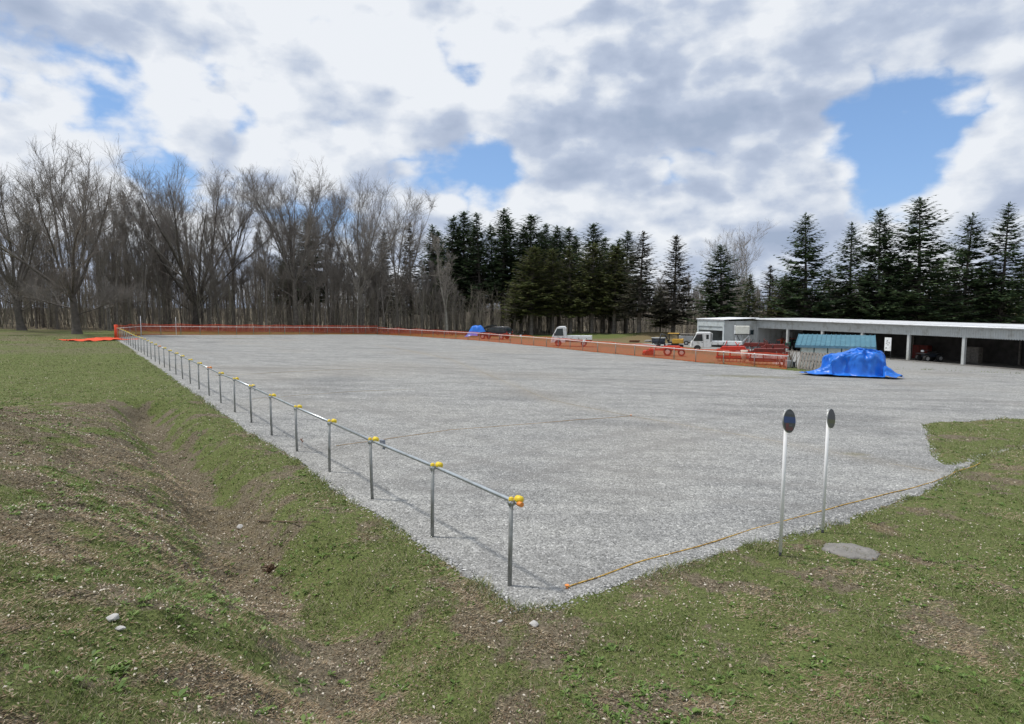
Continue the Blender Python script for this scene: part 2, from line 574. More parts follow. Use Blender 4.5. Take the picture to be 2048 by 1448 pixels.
def grid_mesh(name, xs, ys, zf, mat_, keep=None):
    X, Y = np.meshgrid(xs, ys)
    Z = zf(X, Y)
    V = np.stack([X, Y, Z], -1).reshape(-1, 3)
    nx, ny = len(xs), len(ys)
    i = np.arange(nx - 1)[None, :] + np.arange(ny - 1)[:, None] * nx
    F = np.stack([i, i + 1, i + 1 + nx, i + nx], -1).reshape(-1, 4)
    if keep is not None:
        cx = (X[:-1, :-1] + X[1:, 1:]).ravel() / 2; cy = (Y[:-1, :-1] + Y[1:, 1:]).ravel() / 2
        F = F[keep(cx, cy)]
        used = np.zeros(len(V), bool); used[F.ravel()] = True
        idx = np.cumsum(used) - 1
        V = V[used]; F = idx[F]
    me = mesh_np(name, V, F, mat_, True, 4)
    return me, V


def set_attr(me, name, arr):
    a = me.attributes.new(name, 'FLOAT_COLOR', 'POINT')
    c = np.ones((len(arr[0]), 4), np.float32)
    for k in range(3): c[:, k] = arr[k]
    a.data.foreach_set('color', c.ravel())


def ground_weights(x, y):
    """green grass, straw-dry grass, bare gravel; what is left is soil and litter"""
    s, t = st_of(x, y)
    n1 = fbm(x, y, 2.6, 4, 41); n2 = fbm(x, y, .7, 3, 43); n3 = fbm(x, y, 9, 3, 45)
    win = sm(t, -3.0, 1.0) * (1 - sm(t, 16.5, 19.0))
    r = np.hypot(x, y)
    n4 = fbm(x, y, .38, 3, 47)
    lef = sm(s, .9, 1.9) * (1 - sm(t, 16.5, 19.0)) * (.45 + .55 * sm(t, -1, 3))
    green = .76 - .27 * lef + .75 * (n1 - .5) + (1.1 + .4 * lef) * (n2 - .5) + 1.5 * (n4 - .5)
    ditchbed = np.exp(-((s - 2.10) / .36) ** 2) * win
    bank = sm(s, 2.4, 3.0) * (1 - sm(t, 15, 19))
    green = green - .62 * ditchbed - .16 * bank
    dry = .25 + .8 * (n3 - .4)
    # far lawns along the fence are short and even
    lawn = sm(t, 18, 20) * (s > 0)
    green = green * (1 - lawn) + lawn * (.80 + .5 * (n1 - .5) - .25 * sm(t, 36, 44))
    # strip behind the right fence is straw coloured, mounds are green
    bx = (x > -18) & (y > 45)
    dfor = y - forest_y(x)
    back = sm(y, 40, 50) * (x > -22)
    strip = back * (1 - sm(dfor, -22, -12))
    green = np.where(back > .5, .15 + .8 * sm(dfor, -17, -8) * (1 - sm(dfor, -1, 2)), green)
    dry = np.where(back > .5, .62 + .5 * (n1 - .5), dry)
    forest = sm(dfor, -2, 2)
    green = green * (1 - .8 * forest); dry = dry * (1 - forest) + forest * (.25 + .5 * (n3 - .5))
    yard = poly_sdf(x, y, [p2(1340, 692), p2(1420, 700), p2(1600, 742), (60, 30), (60, 60), (40, 76), (20, 82), (11, 72)])
    gr = 1 - sm(yard + (n1 - .5) * 5, -1.5, 1.0)
    return np.clip(green, 0, 1), np.clip(dry, 0, 1), np.clip(gr * .9, 0, 1)


def ground_material():
    m, N, L, P = nodes_of('ground_soil_and_grass')
    P.inputs['Roughness'].default_value = .95; P.inputs['Specular IOR Level'].default_value = .15
    tc = N.new('ShaderNodeTexCoord')
    at = N.new('ShaderNodeAttribute'); at.attribute_name = 'cover'
    sp = N.new('ShaderNodeSeparateColor'); L.new(at.outputs['Color'], sp.inputs[0])

    def noise(sc, det, rough=.6):
        n = N.new('ShaderNodeTexNoise'); n.inputs['Scale'].default_value = sc; n.inputs['Detail'].default_value = det
        n.inputs['Roughness'].default_value = rough; L.new(tc.outputs['Object'], n.inputs['Vector']); return n.outputs[0]

    def ramp(f, cols):
        r = N.new('ShaderNodeValToRGB'); L.new(f, r.inputs[0]); el = r.color_ramp.elements
        while len(el) < len(cols): el.new(.5)
        for i, (p, c) in enumerate(cols): el[i].position = p; el[i].color = (*c, 1)
        return r.outputs[0]

    def mixc(f, a, b):
        x = N.new('ShaderNodeMixRGB'); L.new(f, x.inputs[0]); L.new(a, x.inputs[1]); L.new(b, x.inputs[2]); return x.outputs[0]

    def thr(w, n, wd=.22):
        s_ = N.new('ShaderNodeMath'); s_.operation = 'ADD'; L.new(w, s_.inputs[0]); L.new(n, s_.inputs[1])
        r = N.new('ShaderNodeMapRange'); L.new(s_.outputs[0], r.inputs[0]); r.inputs[1].default_value = 1 - wd; r.inputs[2].default_value = 1 + wd
        r.interpolation_type = 'SMOOTHSTEP'
        return r.outputs[0]
    f1 = noise(38, 6, .7); f2 = noise(7, 6, .65); f3 = noise(1.3, 5)
    soil = ramp(f1, [(.28, (.045, .036, .024)), (.42, (.105, .086, .058)), (.56, (.175, .150, .105)), (.70, (.31, .27, .20))])
    grass = ramp(f1, [(.25, (.038, .046, .016)), (.45, (.095, .118, .038)), (.6, (.155, .180, .062)), (.78, (.26, .265, .13))])
    straw = ramp(f1, [(.25, (.09, .068, .032)), (.5, (.175, .138, .070)), (.75, (.28, .23, .13))])
    grav = ramp(noise(22, 6, .75), [(.25, (.14, .14, .135)), (.5, (.28, .28, .27)), (.75, (.45, .45, .44))])
    c = mixc(thr(sp.outputs[1], f2), soil, straw)
    c = mixc(thr(sp.outputs[0], f2, .15), c, grass)
    c = mixc(thr(sp.outputs[2], f2, .15), c, grav)
    L.new(c, P.inputs['Base Color'])
    b = N.new('ShaderNodeBump'); b.inputs['Strength'].default_value = .7; b.inputs['Distance'].default_value = .03
    L.new(f1, b.inputs['Height']); L.new(b.outputs[0], P.inputs['Normal'])
    return m


def gravel_material():
    m, N, L, P = nodes_of('crushed_grey_gravel')
    P.inputs['Roughness'].default_value = .9; P.inputs['Specular IOR Level'].default_value = .2
    tc = N.new('ShaderNodeTexCoord')
    at = N.new('ShaderNodeAttribute'); at.attribute_name = 'cover'
    sp = N.new('ShaderNodeSeparateColor'); L.new(at.outputs['Color'], sp.inputs[0])

    def vor(sc):
        v = N.new('ShaderNodeTexVoronoi'); v.inputs['Scale'].default_value = sc; L.new(tc.outputs['Object'], v.inputs['Vector']); return v

    def noise(sc, det, rough=.6):
        n = N.new('ShaderNodeTexNoise'); n.inputs['Scale'].default_value = sc; n.inputs['Detail'].default_value = det
        n.inputs['Roughness'].default_value = rough; L.new(tc.outputs['Object'], n.inputs['Vector']); return n.outputs[0]

    def ramp(f, cols):
        r = N.new('ShaderNodeValToRGB'); L.new(f, r.inputs[0]); el = r.color_ramp.elements
        while len(el) < len(cols): el.new(.5)
        for i, (p, c) in enumerate(cols): el[i].position = p; el[i].color = (*c, 1)
        return r.outputs[0]
    v1 = vor(36); v2 = vor(90); v3 = vor(14)
    s1 = N.new('ShaderNodeSeparateColor'); L.new(v1.outputs['Color'], s1.inputs[0])
    s2 = N.new('ShaderNodeSeparateColor'); L.new(v2.outputs['Color'], s2.inputs[0])
    s3 = N.new('ShaderNodeSeparateColor'); L.new(v3.outputs['Color'], s3.inputs[0])
    stops = [(0, (.07, .072, .07)), (.25, (.205, .207, .202)), (.7, (.325, .327, .318)), (.9, (.44, .44, .43)), (1, (.72, .72, .70))]
    a = ramp(s1.outputs[0], stops); b = ramp(s2.outputs[0], stops); c = ramp(s3.outputs[0], stops)
    m1 = N.new('ShaderNodeMixRGB'); m1.inputs[0].default_value = .40; L.new(a, m1.inputs[1]); L.new(b, m1.inputs[2])
    m1b = N.new('ShaderNodeMixRGB'); m1b.inputs[0].default_value = .12; L.new(m1.outputs[0], m1b.inputs[1]); L.new(c, m1b.inputs[2])
    # broad damp and wheel-worn patches, stretched along the lot
    mp = N.new('ShaderNodeMapping'); mp.inputs['Rotation'].default_value = (0, 0, -.18); mp.inputs['Scale'].default_value = (.10, .34, 1)
    L.new(tc.outputs['Object'], mp.inputs[0])
    nb = N.new('ShaderNodeTexNoise'); nb.inputs['Scale'].default_value = 1.6; nb.inputs['Detail'].default_value = 7; nb.inputs['Roughness'].default_value = .62
    nb.inputs['Distortion'].default_value = .4
    L.new(mp.outputs[0], nb.inputs['Vector'])
    tone = ramp(nb.outputs[0], [(.37, (.78, .785, .79)), (.46, (.98, .982, .98)), (.53, (1.12, 1.12, 1.105)), (.63, (.88, .885, .885))])
    fine = ramp(noise(2.3, 6, .7), [(.3, (.80, .80, .81)), (.7, (1.16, 1.16, 1.15))])
    m2 = N.new('ShaderNodeMixRGB'); m2.blend_type = 'MULTIPLY'; m2.inputs[0].default_value = 1; L.new(m1b.outputs[0], m2.inputs[1]); L.new(tone, m2.inputs[2])
    m3 = N.new('ShaderNodeMixRGB'); m3.blend_type = 'MULTIPLY'; m3.inputs[0].default_value = 1; L.new(m2.outputs[0], m3.inputs[1]); L.new(fine, m3.inputs[2])
    # moss and dry weeds where few wheels pass
    nm = noise(3.0, 6, .7)
    ad = N.new('ShaderNodeMath'); ad.operation = 'ADD'; L.new(sp.outputs[0], ad.inputs[0]); L.new(nm, ad.inputs[1])
    mr = N.new('ShaderNodeMapRange'); L.new(ad.outputs[0], mr.inputs[0]); mr.inputs[1].default_value = .85; mr.inputs[2].default_value = 1.2
    mr.inputs[4].default_value = .85
    m4 = N.new('ShaderNodeMixRGB'); L.new(mr.outputs[0], m4.inputs[0]); L.new(m3.outputs[0], m4.inputs[1])
    mc = ramp(noise(9, 5), [(.35, (.085, .095, .045)), (.65, (.24, .215, .13))]); L.new(mc, m4.inputs[2])
    # brownish dust
    ad2 = N.new('ShaderNodeMath'); ad2.operation = 'MULTIPLY'; L.new(sp.outputs[1], ad2.inputs[0]); ad2.inputs[1].default_value = .45
    m5 = N.new('ShaderNodeMixRGB'); L.new(ad2.outputs[0], m5.inputs[0]); L.new(m4.outputs[0], m5.inputs[1]); m5.inputs[2].default_value = (.30, .27, .22, 1)
    # wheel tracks pressed into the stones
    tk = N.new('ShaderNodeMath'); tk.operation = 'MULTIPLY'; L.new(sp.outputs[2], tk.inputs[0]); tk.inputs[1].default_value = .5
    m6 = N.new('ShaderNodeMixRGB'); L.new(tk.outputs[0], m6.inputs[0]); L.new(m5.outputs[0], m6.inputs[1]); m6.inputs[2].default_value = (.215, .21, .20, 1)
    L.new(m6.outputs[0], P.inputs['Base Color'])
    bp = N.new('ShaderNodeBump'); bp.inputs['Strength'].default_value = .9; bp.inputs['Distance'].default_value = .02
    sb = N.new('ShaderNodeMath'); sb.operation = 'SUBTRACT'; sb.inputs[0].default_value = 1; L.new(v1.outputs['Distance'], sb.inputs[1])
    L.new(sb.outputs[0], bp.inputs['Height']); L.new(bp.outputs[0], P.inputs['Normal'])
    return m


xs = spaced([(-900, -200, 70), (-200, -60, 7), (-60, -34, 1.0), (-34, -13, .28), (-13, 7, .1), (7, 16, .25), (16, 70, 1.0), (70, 200, 7), (200, 900, 70)])
ys = spaced([(-60, -6, 6), (-6, 1.5, .5), (1.5, 20, .1), (20, 62, .28), (62, 130, 1.0), (130, 300, 8), (300, 1500, 100)])
gm, gv = grid_mesh('ground', xs, ys, H, ground_material())
set_attr(gm, 'cover', ground_weights(gv[:, 0].astype(float), gv[:, 1].astype(float)))
ground = tag(link('ground', gm), kind='structure')

DIV = [p2(1869, 943), p2(1770, 925), p2(1540, 880), p2(1262, 832), p2(1100, 800), p2(900, 718), p2(760, 690)]


def seg_dist(x, y, pts):
    d = np.full(np.shape(x), 1e9)
    for (ax, ay), (bx, by) in zip(pts[:-1], pts[1:]):
        ex, ey = bx - ax, by - ay
        t = np.clip(((x - ax) * ex + (y - ay) * ey) / (ex * ex + ey * ey), 0, 1)
        d = np.minimum(d, np.hypot(x - ax - ex * t, y - ay - ey * t))
    return d


def lot_z(x, y):
    return -.024 * x - .014 * y + (fbm(x, y, 5, 3, 61) - .5) * .035 + (fbm(x, y, .5, 2, 62) - .5) * .012


def lot_keep(x, y):
    d = poly_sdf(x, y, LOT); dw = poly_sdf(x, y, WEDGE)
    return np.maximum(d, -dw) < .45 + .8 * sm(np.hypot(x, y), 25, 50)


def lot_surface(x, y):
    d = np.maximum(poly_sdf(x, y, LOT), -poly_sdf(x, y, WEDGE)) + (fbm(x, y, .5, 3, 9) - .5) * .22
    far = sm(np.hypot(x, y), 25, 50)
    return lot_z(x, y) - .16 * sm(d, -.05, .30 + .5 * far)


xs2 = spaced([(-46, -13, .5), (-13, 8, .1), (8, 20, .25), (20, 72, 1.0)])
ys2 = spaced([(-4, 5, .25), (5, 20, .1), (20, 60, .3), (60, 96, .6)])
lm, lv = grid_mesh('gravel_lot', xs2, ys2, lot_surface, gravel_material(), lot_keep)
lx, ly = lv[:, 0].astype(float), lv[:, 1].astype(float)
moss = np.zeros(len(lv))
for (px, py, rx, ry, a) in ((1712, 908, .55, .4, .55), (1500, 753, 4.2, 1.3, .62), (1680, 752, 5.5, 1.6, .55), (480, 677, 4, 1.5, .6), (1740, 917, .7, .25, .4),
                            (1600, 885, 1.4, .25, .3), (920, 722, 4, 1.2, .25), (1100, 706, 6, 1.4, .25), (1010, 770, 2.5, .5, .22), (640, 700, 6, 1.4, .2)):
    q = gpt(px, py)
    moss = np.maximum(moss, a * np.exp(-(((lx - q.x) / rx) ** 2 + ((ly - q.y) / ry) ** 2)))
moss = np.maximum(moss, .30 * np.exp(-(seg_dist(lx, ly, DIV) / .16) ** 2))
dust = .55 * np.exp(-(seg_dist(lx, ly, DIV) / .5) ** 2) + .5 * sm(fbm(lx, ly, 8, 3, 71), .5, .75)
trk = np.zeros(len(lv))
for line in ([(2048, 800), (1700, 790), (1300, 770), (900, 745), (500, 712), (330, 690)], [(2048, 860), (1500, 840), (1150, 900), (900, 960)], [(1869, 770), (1450, 745), (1200, 728), (900, 705), (700, 685)],
             [(1700, 1000), (1200, 960), (800, 860), (560, 770), (420, 715), (330, 680)]):
    pl = [p2(*q) for q in line]
    dd = seg_dist(lx + (fbm(lx, ly, 6, 2, 88) - .5) * 1.4, ly, pl)
    trk = np.maximum(trk, np.exp(-((dd - .75) / .20) ** 2) * (.4 + .9 * fbm(lx, ly, 3, 3, 89)))
set_attr(lm, 'cover', (moss, np.clip(dust, 0, 1), np.clip(trk, 0, 1)))
tag(link('gravel_lot', lm), kind='structure')


# ------------------------------------------------------------------ grass, weeds, leaves, stones
def lot_sd(x, y):
    return np.maximum(poly_sdf(x, y, LOT), -poly_sdf(x, y, WEDGE))


def scatter(n, rmin, rmax, umin=-.86, umax=.86, p=1.0):
    """points in the wedge the lens looks into, denser close by"""
    u = rng.uniform(umin, umax, n)
    q = rng.uniform(0, 1, n) ** p
    y = rmin * (rmax / rmin) ** q
    return u * y, y


def stones():
    n = 190000
    x, y = scatter(n, 3.6, 26, p=.75)
    d = lot_sd(x, y)
    edge = np.exp(-((d + .05) / .10) ** 2)
    keepp = np.where(d < .0, .42 + .9 * edge, .75 * np.exp(-(d / .09) ** 2))
    k = rng.uniform(0, 1, n) < keepp
    x, y, d = x[k], y[k], d[k]
    n = len(x)
    z = np.where(d < 0.05, np.maximum(lot_z(x, y), H(x, y)), H(x, y))
    sz = rng.uniform(.0045, .0105, n) * (1 + .5 * np.exp(-(d / .15) ** 2)) * (.8 + y * .035)
    O = np.array([(1, 0, 0), (0, 1, 0), (-1, 0, 0), (0, -1, 0), (0, 0, 1)], float)
    V = O[None] + rng.uniform(-.38, .38, (n, 5, 3))
    V[:, :, 0] *= rng.uniform(.8, 1.7, (n, 1)); V[:, :, 2] *= rng.uniform(.45, 1.0, (n, 1))
    a = rng.uniform(0, 6.28, n); ca, sa = np.cos(a)[:, None], np.sin(a)[:, None]
    X = V[:, :, 0] * ca - V[:, :, 1] * sa; Yv = V[:, :, 0] * sa + V[:, :, 1] * ca
    V = np.stack([X, Yv, V[:, :, 2]], -1) * sz[:, None, None]
    V += np.stack([x, y, z], -1)[:, None, :]
    F = np.array([(0, 1, 4), (1, 2, 4), (2, 3, 4), (3, 0, 4)])
    F = F[None] + (np.arange(n) * 5)[:, None, None]
    m = mat_rand('gravel_stones', [(.12, .122, .12), (.21, .212, .208), (.28, .282, .276), (.34, .342, .335), (.42, .42, .41), (.60, .60, .585)], .85, .25)
    tag(link('gravel_stones', mesh_np('gravel_stones', V, F, m)), kind='stuff', label='loose crushed grey stones lying on the gravel lot')


def blades():
    n = 520000
    x, y = scatter(n, 2.3, 60, p=.85)
    g, dr, gr = ground_weights(x, y)
    d = lot_sd(x, y)
    w = np.clip(g * 1.25 - .12, 0.05, 1) * (d > -.04) * (1 - gr)
    w = np.where(d > .25, w, np.maximum(w, .8 * (d > -.03)))
    k = rng.uniform(0, 1, n) < w
    x, y, g, d = x[k], y[k], g[k], d[k]
    n = len(x)
    z = H(x, y) - .004
    tuft = vnoise(x, y, .32, 81)
    h = (.016 + .042 * tuft ** 2) * rng.uniform(.6, 1.3, n) * (1 + .012 * y)
    h = h * (1 + .9 * np.exp(-((d - .05) / .16) ** 2) * (tuft > .45))
    wd = rng.uniform(.0016, .0032, n) * (.9 + .17 * y)
    a = rng.uniform(0, 6.28, n); b = rng.uniform(0, 6.28, n)
    ln = h * rng.uniform(.3, 1.6, n)
    V = np.empty((n, 3, 3))
    V[:, 0] = np.stack([x - np.cos(a) * wd, y - np.sin(a) * wd, z], -1)
    V[:, 1] = np.stack([x + np.cos(a) * wd, y + np.sin(a) * wd, z], -1)
    V[:, 2] = np.stack([x + np.cos(b) * ln, y + np.sin(b) * ln, z + h], -1)
    m = mat_rand('grass_blades', [(.46, .42, .29), (.30, .28, .16), (.17, .19, .08), (.085, .125, .034), (.12, .168, .044), (.15, .20, .054), (.19, .235, .078), (.28, .29, .14)], .7, .25, .25, patch=.22)
    tag(link('grass', mesh_np('grass', V, np.arange(n * 3).reshape(-1, 3), m)), kind='stuff', label='short green grass on the lawn and ditch banks')


def leaf_quads(name, n, rmin, rmax, szr, cols, wfun, label, up=.5, p=.8, tr=0.0):
    x, y = scatter(n, rmin, rmax, p=p)
    k = rng.uniform(0, 1, n) < wfun(x, y)
    x, y = x[k], y[k]; n = len(x)
    z = H(x, y) + rng.uniform(.004, .03, n)
    sz = rng.uniform(*szr, n) * (.85 + .03 * y)
    a = rng.uniform(0, 6.28, n)
    f = np.stack([np.cos(a), np.sin(a), rng.uniform(-up, up, n)], -1)
    sd = np.stack([-np.sin(a), np.cos(a), rng.uniform(-up, up, n)], -1)
    c = np.stack([x, y, z], -1)
    asp = rng.uniform(.35, .75, n)[:, None]
    s_ = sz[:, None]
    V = np.stack([c - f * s_, c + sd * s_ * asp, c + f * s_, c - sd * s_ * asp], 1)
    V[:, 1, 2] += sz * .35; V[:, 3, 2] += sz * .35
    F = np.arange(n * 4).reshape(-1, 4)
    tag(link(name, mesh_np(name, V, F, mat_rand(name, cols, .85, .15, tr), nper=4)), kind='stuff', label=label)


def dead_grass():
    """last year's straw lying flat between the green"""
    n = 430000
    x, y = scatter(n, 2.3, 34, p=.82)
    g, dr, gr = ground_weights(x, y)
    s, t = st_of(x, y); d = lot_sd(x, y)
    th = fbm(x, y, .9, 3, 131)
    w = np.where(s > .3, .30 + 1.1 * (1 - g) * sm(th, .30, .6), .10 + .40 * (1 - g) + .35 * sm(th, .55, .7)) * (d > .03)
    k = rng.uniform(0, 1, n) < w
    x, y = x[k], y[k]; n = len(x)
    z = H(x, y) + .002
    a = th[k] * 9 + rng.normal(0, 1.0, n); ln = rng.uniform(.015, .055, n) * (1 + .02 * y); wd = rng.uniform(.0012, .0028, n) * (.9 + .17 * y)
    h = rng.uniform(.001, .020, n) + .004
    V = np.empty((n, 3, 3))
    V[:, 0] = np.stack([x + np.sin(a) * wd, y - np.cos(a) * wd, z], -1)
    V[:, 1] = np.stack([x - np.sin(a) * wd, y + np.cos(a) * wd, z + .003], -1)
    V[:, 2] = np.stack([x + np.cos(a) * ln, y + np.sin(a) * ln, z + h], -1)
    m = mat_rand('dead_grass', [(.12, .085, .05), (.22, .17, .105), (.33, .26, .165), (.42, .35, .235), (.26, .20, .12), (.17, .10, .06), (.52, .46, .34)], .85, .15, .1)
    tag(link('dead_grass', mesh_np('dead_grass', V, np.arange(n * 3).reshape(-1, 3), m)), kind='stuff', label='flattened straw coloured dead grass between the green on the banks')


def w_litter(x, y):
    g, dr, gr = ground_weights(x, y)
    d = lot_sd(x, y); s, t = st_of(x, y)
    right = (s < 0)
    cl = vnoise(x, y, .8, 91)
    w = np.where(right, .08 + .20 * (cl > .55), (.16 + .70 * (1 - g) ** 1.3) * (.55 + .6 * (cl > .5))) * (.35 + .65 * sm(np.hypot(x, y), 4, 8))
    return w * (d > .03)


def rosettes():
    """broad leaved weeds in clumps"""
    n = 21000
    x, y = scatter(n, 2.4, 22, p=.8)
    s, t = st_of(x, y); d = lot_sd(x, y)
    cl = fbm(x, y, 1.5, 3, 95)
    bed = np.exp(-((s - 2.1) / .45) ** 2)
    w = (sm(cl, .44, .62) * .9 + .06) * (d > .12) * np.where(s > .2, 1.0, .35) * (1 - .8 * bed)
    k = rng.uniform(0, 1, n) < w
    x, y = x[k], y[k]; n = len(x)
    L_ = 9
    z = H(x, y)
    cx = np.repeat(x, L_); cy = np.repeat(y, L_); cz = np.repeat(z, L_)
    m = n * L_
    a = rng.uniform(0, 6.28, m)
    ln = np.repeat(np.where(rng.uniform(0, 1, n) < .28, rng.uniform(.045, .082, n), rng.uniform(.020, .050, n)) * (.9 + .02 * y), L_) * rng.uniform(.6, 1.2, m)
    wd = ln * rng.uniform(.10, .22, m)
    up = rng.uniform(.15, .95, m)
    f = np.stack([np.cos(a), np.sin(a), up], -1); f /= np.linalg.norm(f, axis=1)[:, None]
    sd = np.stack([-np.sin(a), np.cos(a), a * 0], -1)
    c = np.stack([cx, cy, cz], -1)
    V = np.stack([c, c + f * (ln * .55)[:, None] + sd * wd[:, None], c + f * ln[:, None] - np.stack([a * 0, a * 0, ln * .25], -1), c + f * (ln * .55)[:, None] - sd * wd[:, None]], 1)
    mt = mat_rand('weed_leaves', [(.08, .14, .03), (.12, .205, .045), (.17, .27, .06), (.21, .29, .085)], .55, .35, .3)
    tag(link('weeds', mesh_np('weeds', V, np.arange(m * 4).reshape(-1, 4), mt, nper=4)), kind='stuff', label='bright green broad leaved weeds growing on the ditch banks')


stones()
blades()
dead_grass()
leaf_quads('dead_leaves', 190000, 2.3, 26, (.005, .017), [(.09, .065, .045), (.15, .115, .08), (.24, .19, .14), (.34, .29, .22), (.19, .13, .085), (.52, .47, .38), (.60, .56, .48)], w_litter,
           'pale dead leaves and litter strewn over the ditch and lawn', .5, .75)
rosettes()

# ------------------------------------------------------------------ trees
class TB:
    """fast batches of tapered sticks"""
    def __init__(s): s.V = []; s.F = []; s.n = 0

    def tube(s, pts, rad, k):
        pts = np.asarray(pts, float); rad = np.asarray(rad, float)
        m = len(pts)
        t = np.gradient(pts, axis=0); t /= np.linalg.norm(t, axis=1)[:, None] + 1e-9
        up = np.array([0, 0, 1.0]) if abs(t[0][2]) < .8 else np.array([1.0, 0, 0])
        a = np.cross(t, up); a /= np.linalg.norm(a, axis=1)[:, None] + 1e-9
        b = np.cross(t, a)
        an = np.arange(k) * 2 * math.pi / k
        V = pts[:, None] + (a[:, None] * np.cos(an)[None, :, None] + b[:, None] * np.sin(an)[None, :, None]) * rad[:, None, None]
        i = np.arange(m - 1)[:, None] * k; j = np.arange(k)[None]
        F = np.stack([i + j, i + (j + 1) % k, i + k + (j + 1) % k, i + k + j], -1).reshape(-1, 4)
        s.V.append(V.reshape(-1, 3)); s.F.append(F + s.n); s.n += m * k

    def mesh(s, name, mt):
        return mesh_np(name, np.concatenate(s.V), np.concatenate(s.F), mt, True, 4)


def wander(r, p, d, L, n, wob, trop):
    pts = [p]; d = np.array(d, float); d /= np.linalg.norm(d)
    for i in range(n):
        d = d + r.normal(0, wob, 3) + np.array([0, 0, trop])
        d /= np.linalg.norm(d)
        p = p + d * (L / n); pts.append(p)
    return np.array(pts), d


def bwander(r, p, d, L, n, wob, trop):
    """many wandering sticks at once: points (m, n+1, 3)"""
    m = len(p); P = np.empty((m, n + 1, 3)); P[:, 0] = p
    d = d / (np.linalg.norm(d, axis=1)[:, None] + 1e-9)
    for i in range(n):
        d = d + r.normal(0, wob, (m, 3)); d[:, 2] += trop
        d /= np.linalg.norm(d, axis=1)[:, None]
        P[:, i + 1] = P[:, i] + d * (L / n)[:, None]
    return P


def btube(T, P, Rd, k):
    """P (m, n, 3), Rd (m, n): tapered prisms"""
    m, n, _ = P.shape
    t = np.gradient(P, axis=1); t /= np.linalg.norm(t, axis=2)[..., None] + 1e-9
    a = np.cross(t, np.array([.31, .17, .93])); a /= np.linalg.norm(a, axis=2)[..., None] + 1e-9
    b = np.cross(t, a)
    an = np.arange(k) * 2 * math.pi / k
    V = P[:, :, None] + (a[:, :, None] * np.cos(an)[:, None] + b[:, :, None] * np.sin(an)[:, None]) * Rd[:, :, None, None]
    i = np.arange(n - 1)[:, None] * k; j = np.arange(k)[None]
    F = np.stack([i + j, i + (j + 1) % k, i + k + (j + 1) % k, i + k + j], -1).reshape(-1, 4)
    F = (F[None] + (np.arange(m) * n * k)[:, None, None]).reshape(-1, 4)
    T.V.append(V.reshape(-1, 3)); T.F.append(F + T.n); T.n += m * n * k


def kids(r, P, Rd, per, qlo, spread, up):
    """start point, direction, radius of children along parents"""
    m, n, _ = P.shape
    par = np.repeat(np.arange(m), per); M_ = len(par)
    q = r.uniform(qlo, .98, M_) * (n - 1); i = q.astype(int); f = (q - i)[:, None]
    st = P[par, i] * (1 - f) + P[par, i + 1] * f
    d = P[par, i + 1] - P[par, i]; d /= np.linalg.norm(d, axis=1)[:, None] + 1e-9
    d = d + r.normal(0, spread, (M_, 3)); d[:, 2] += up
    return st, d, Rd[par, i], par, q / (n - 1)


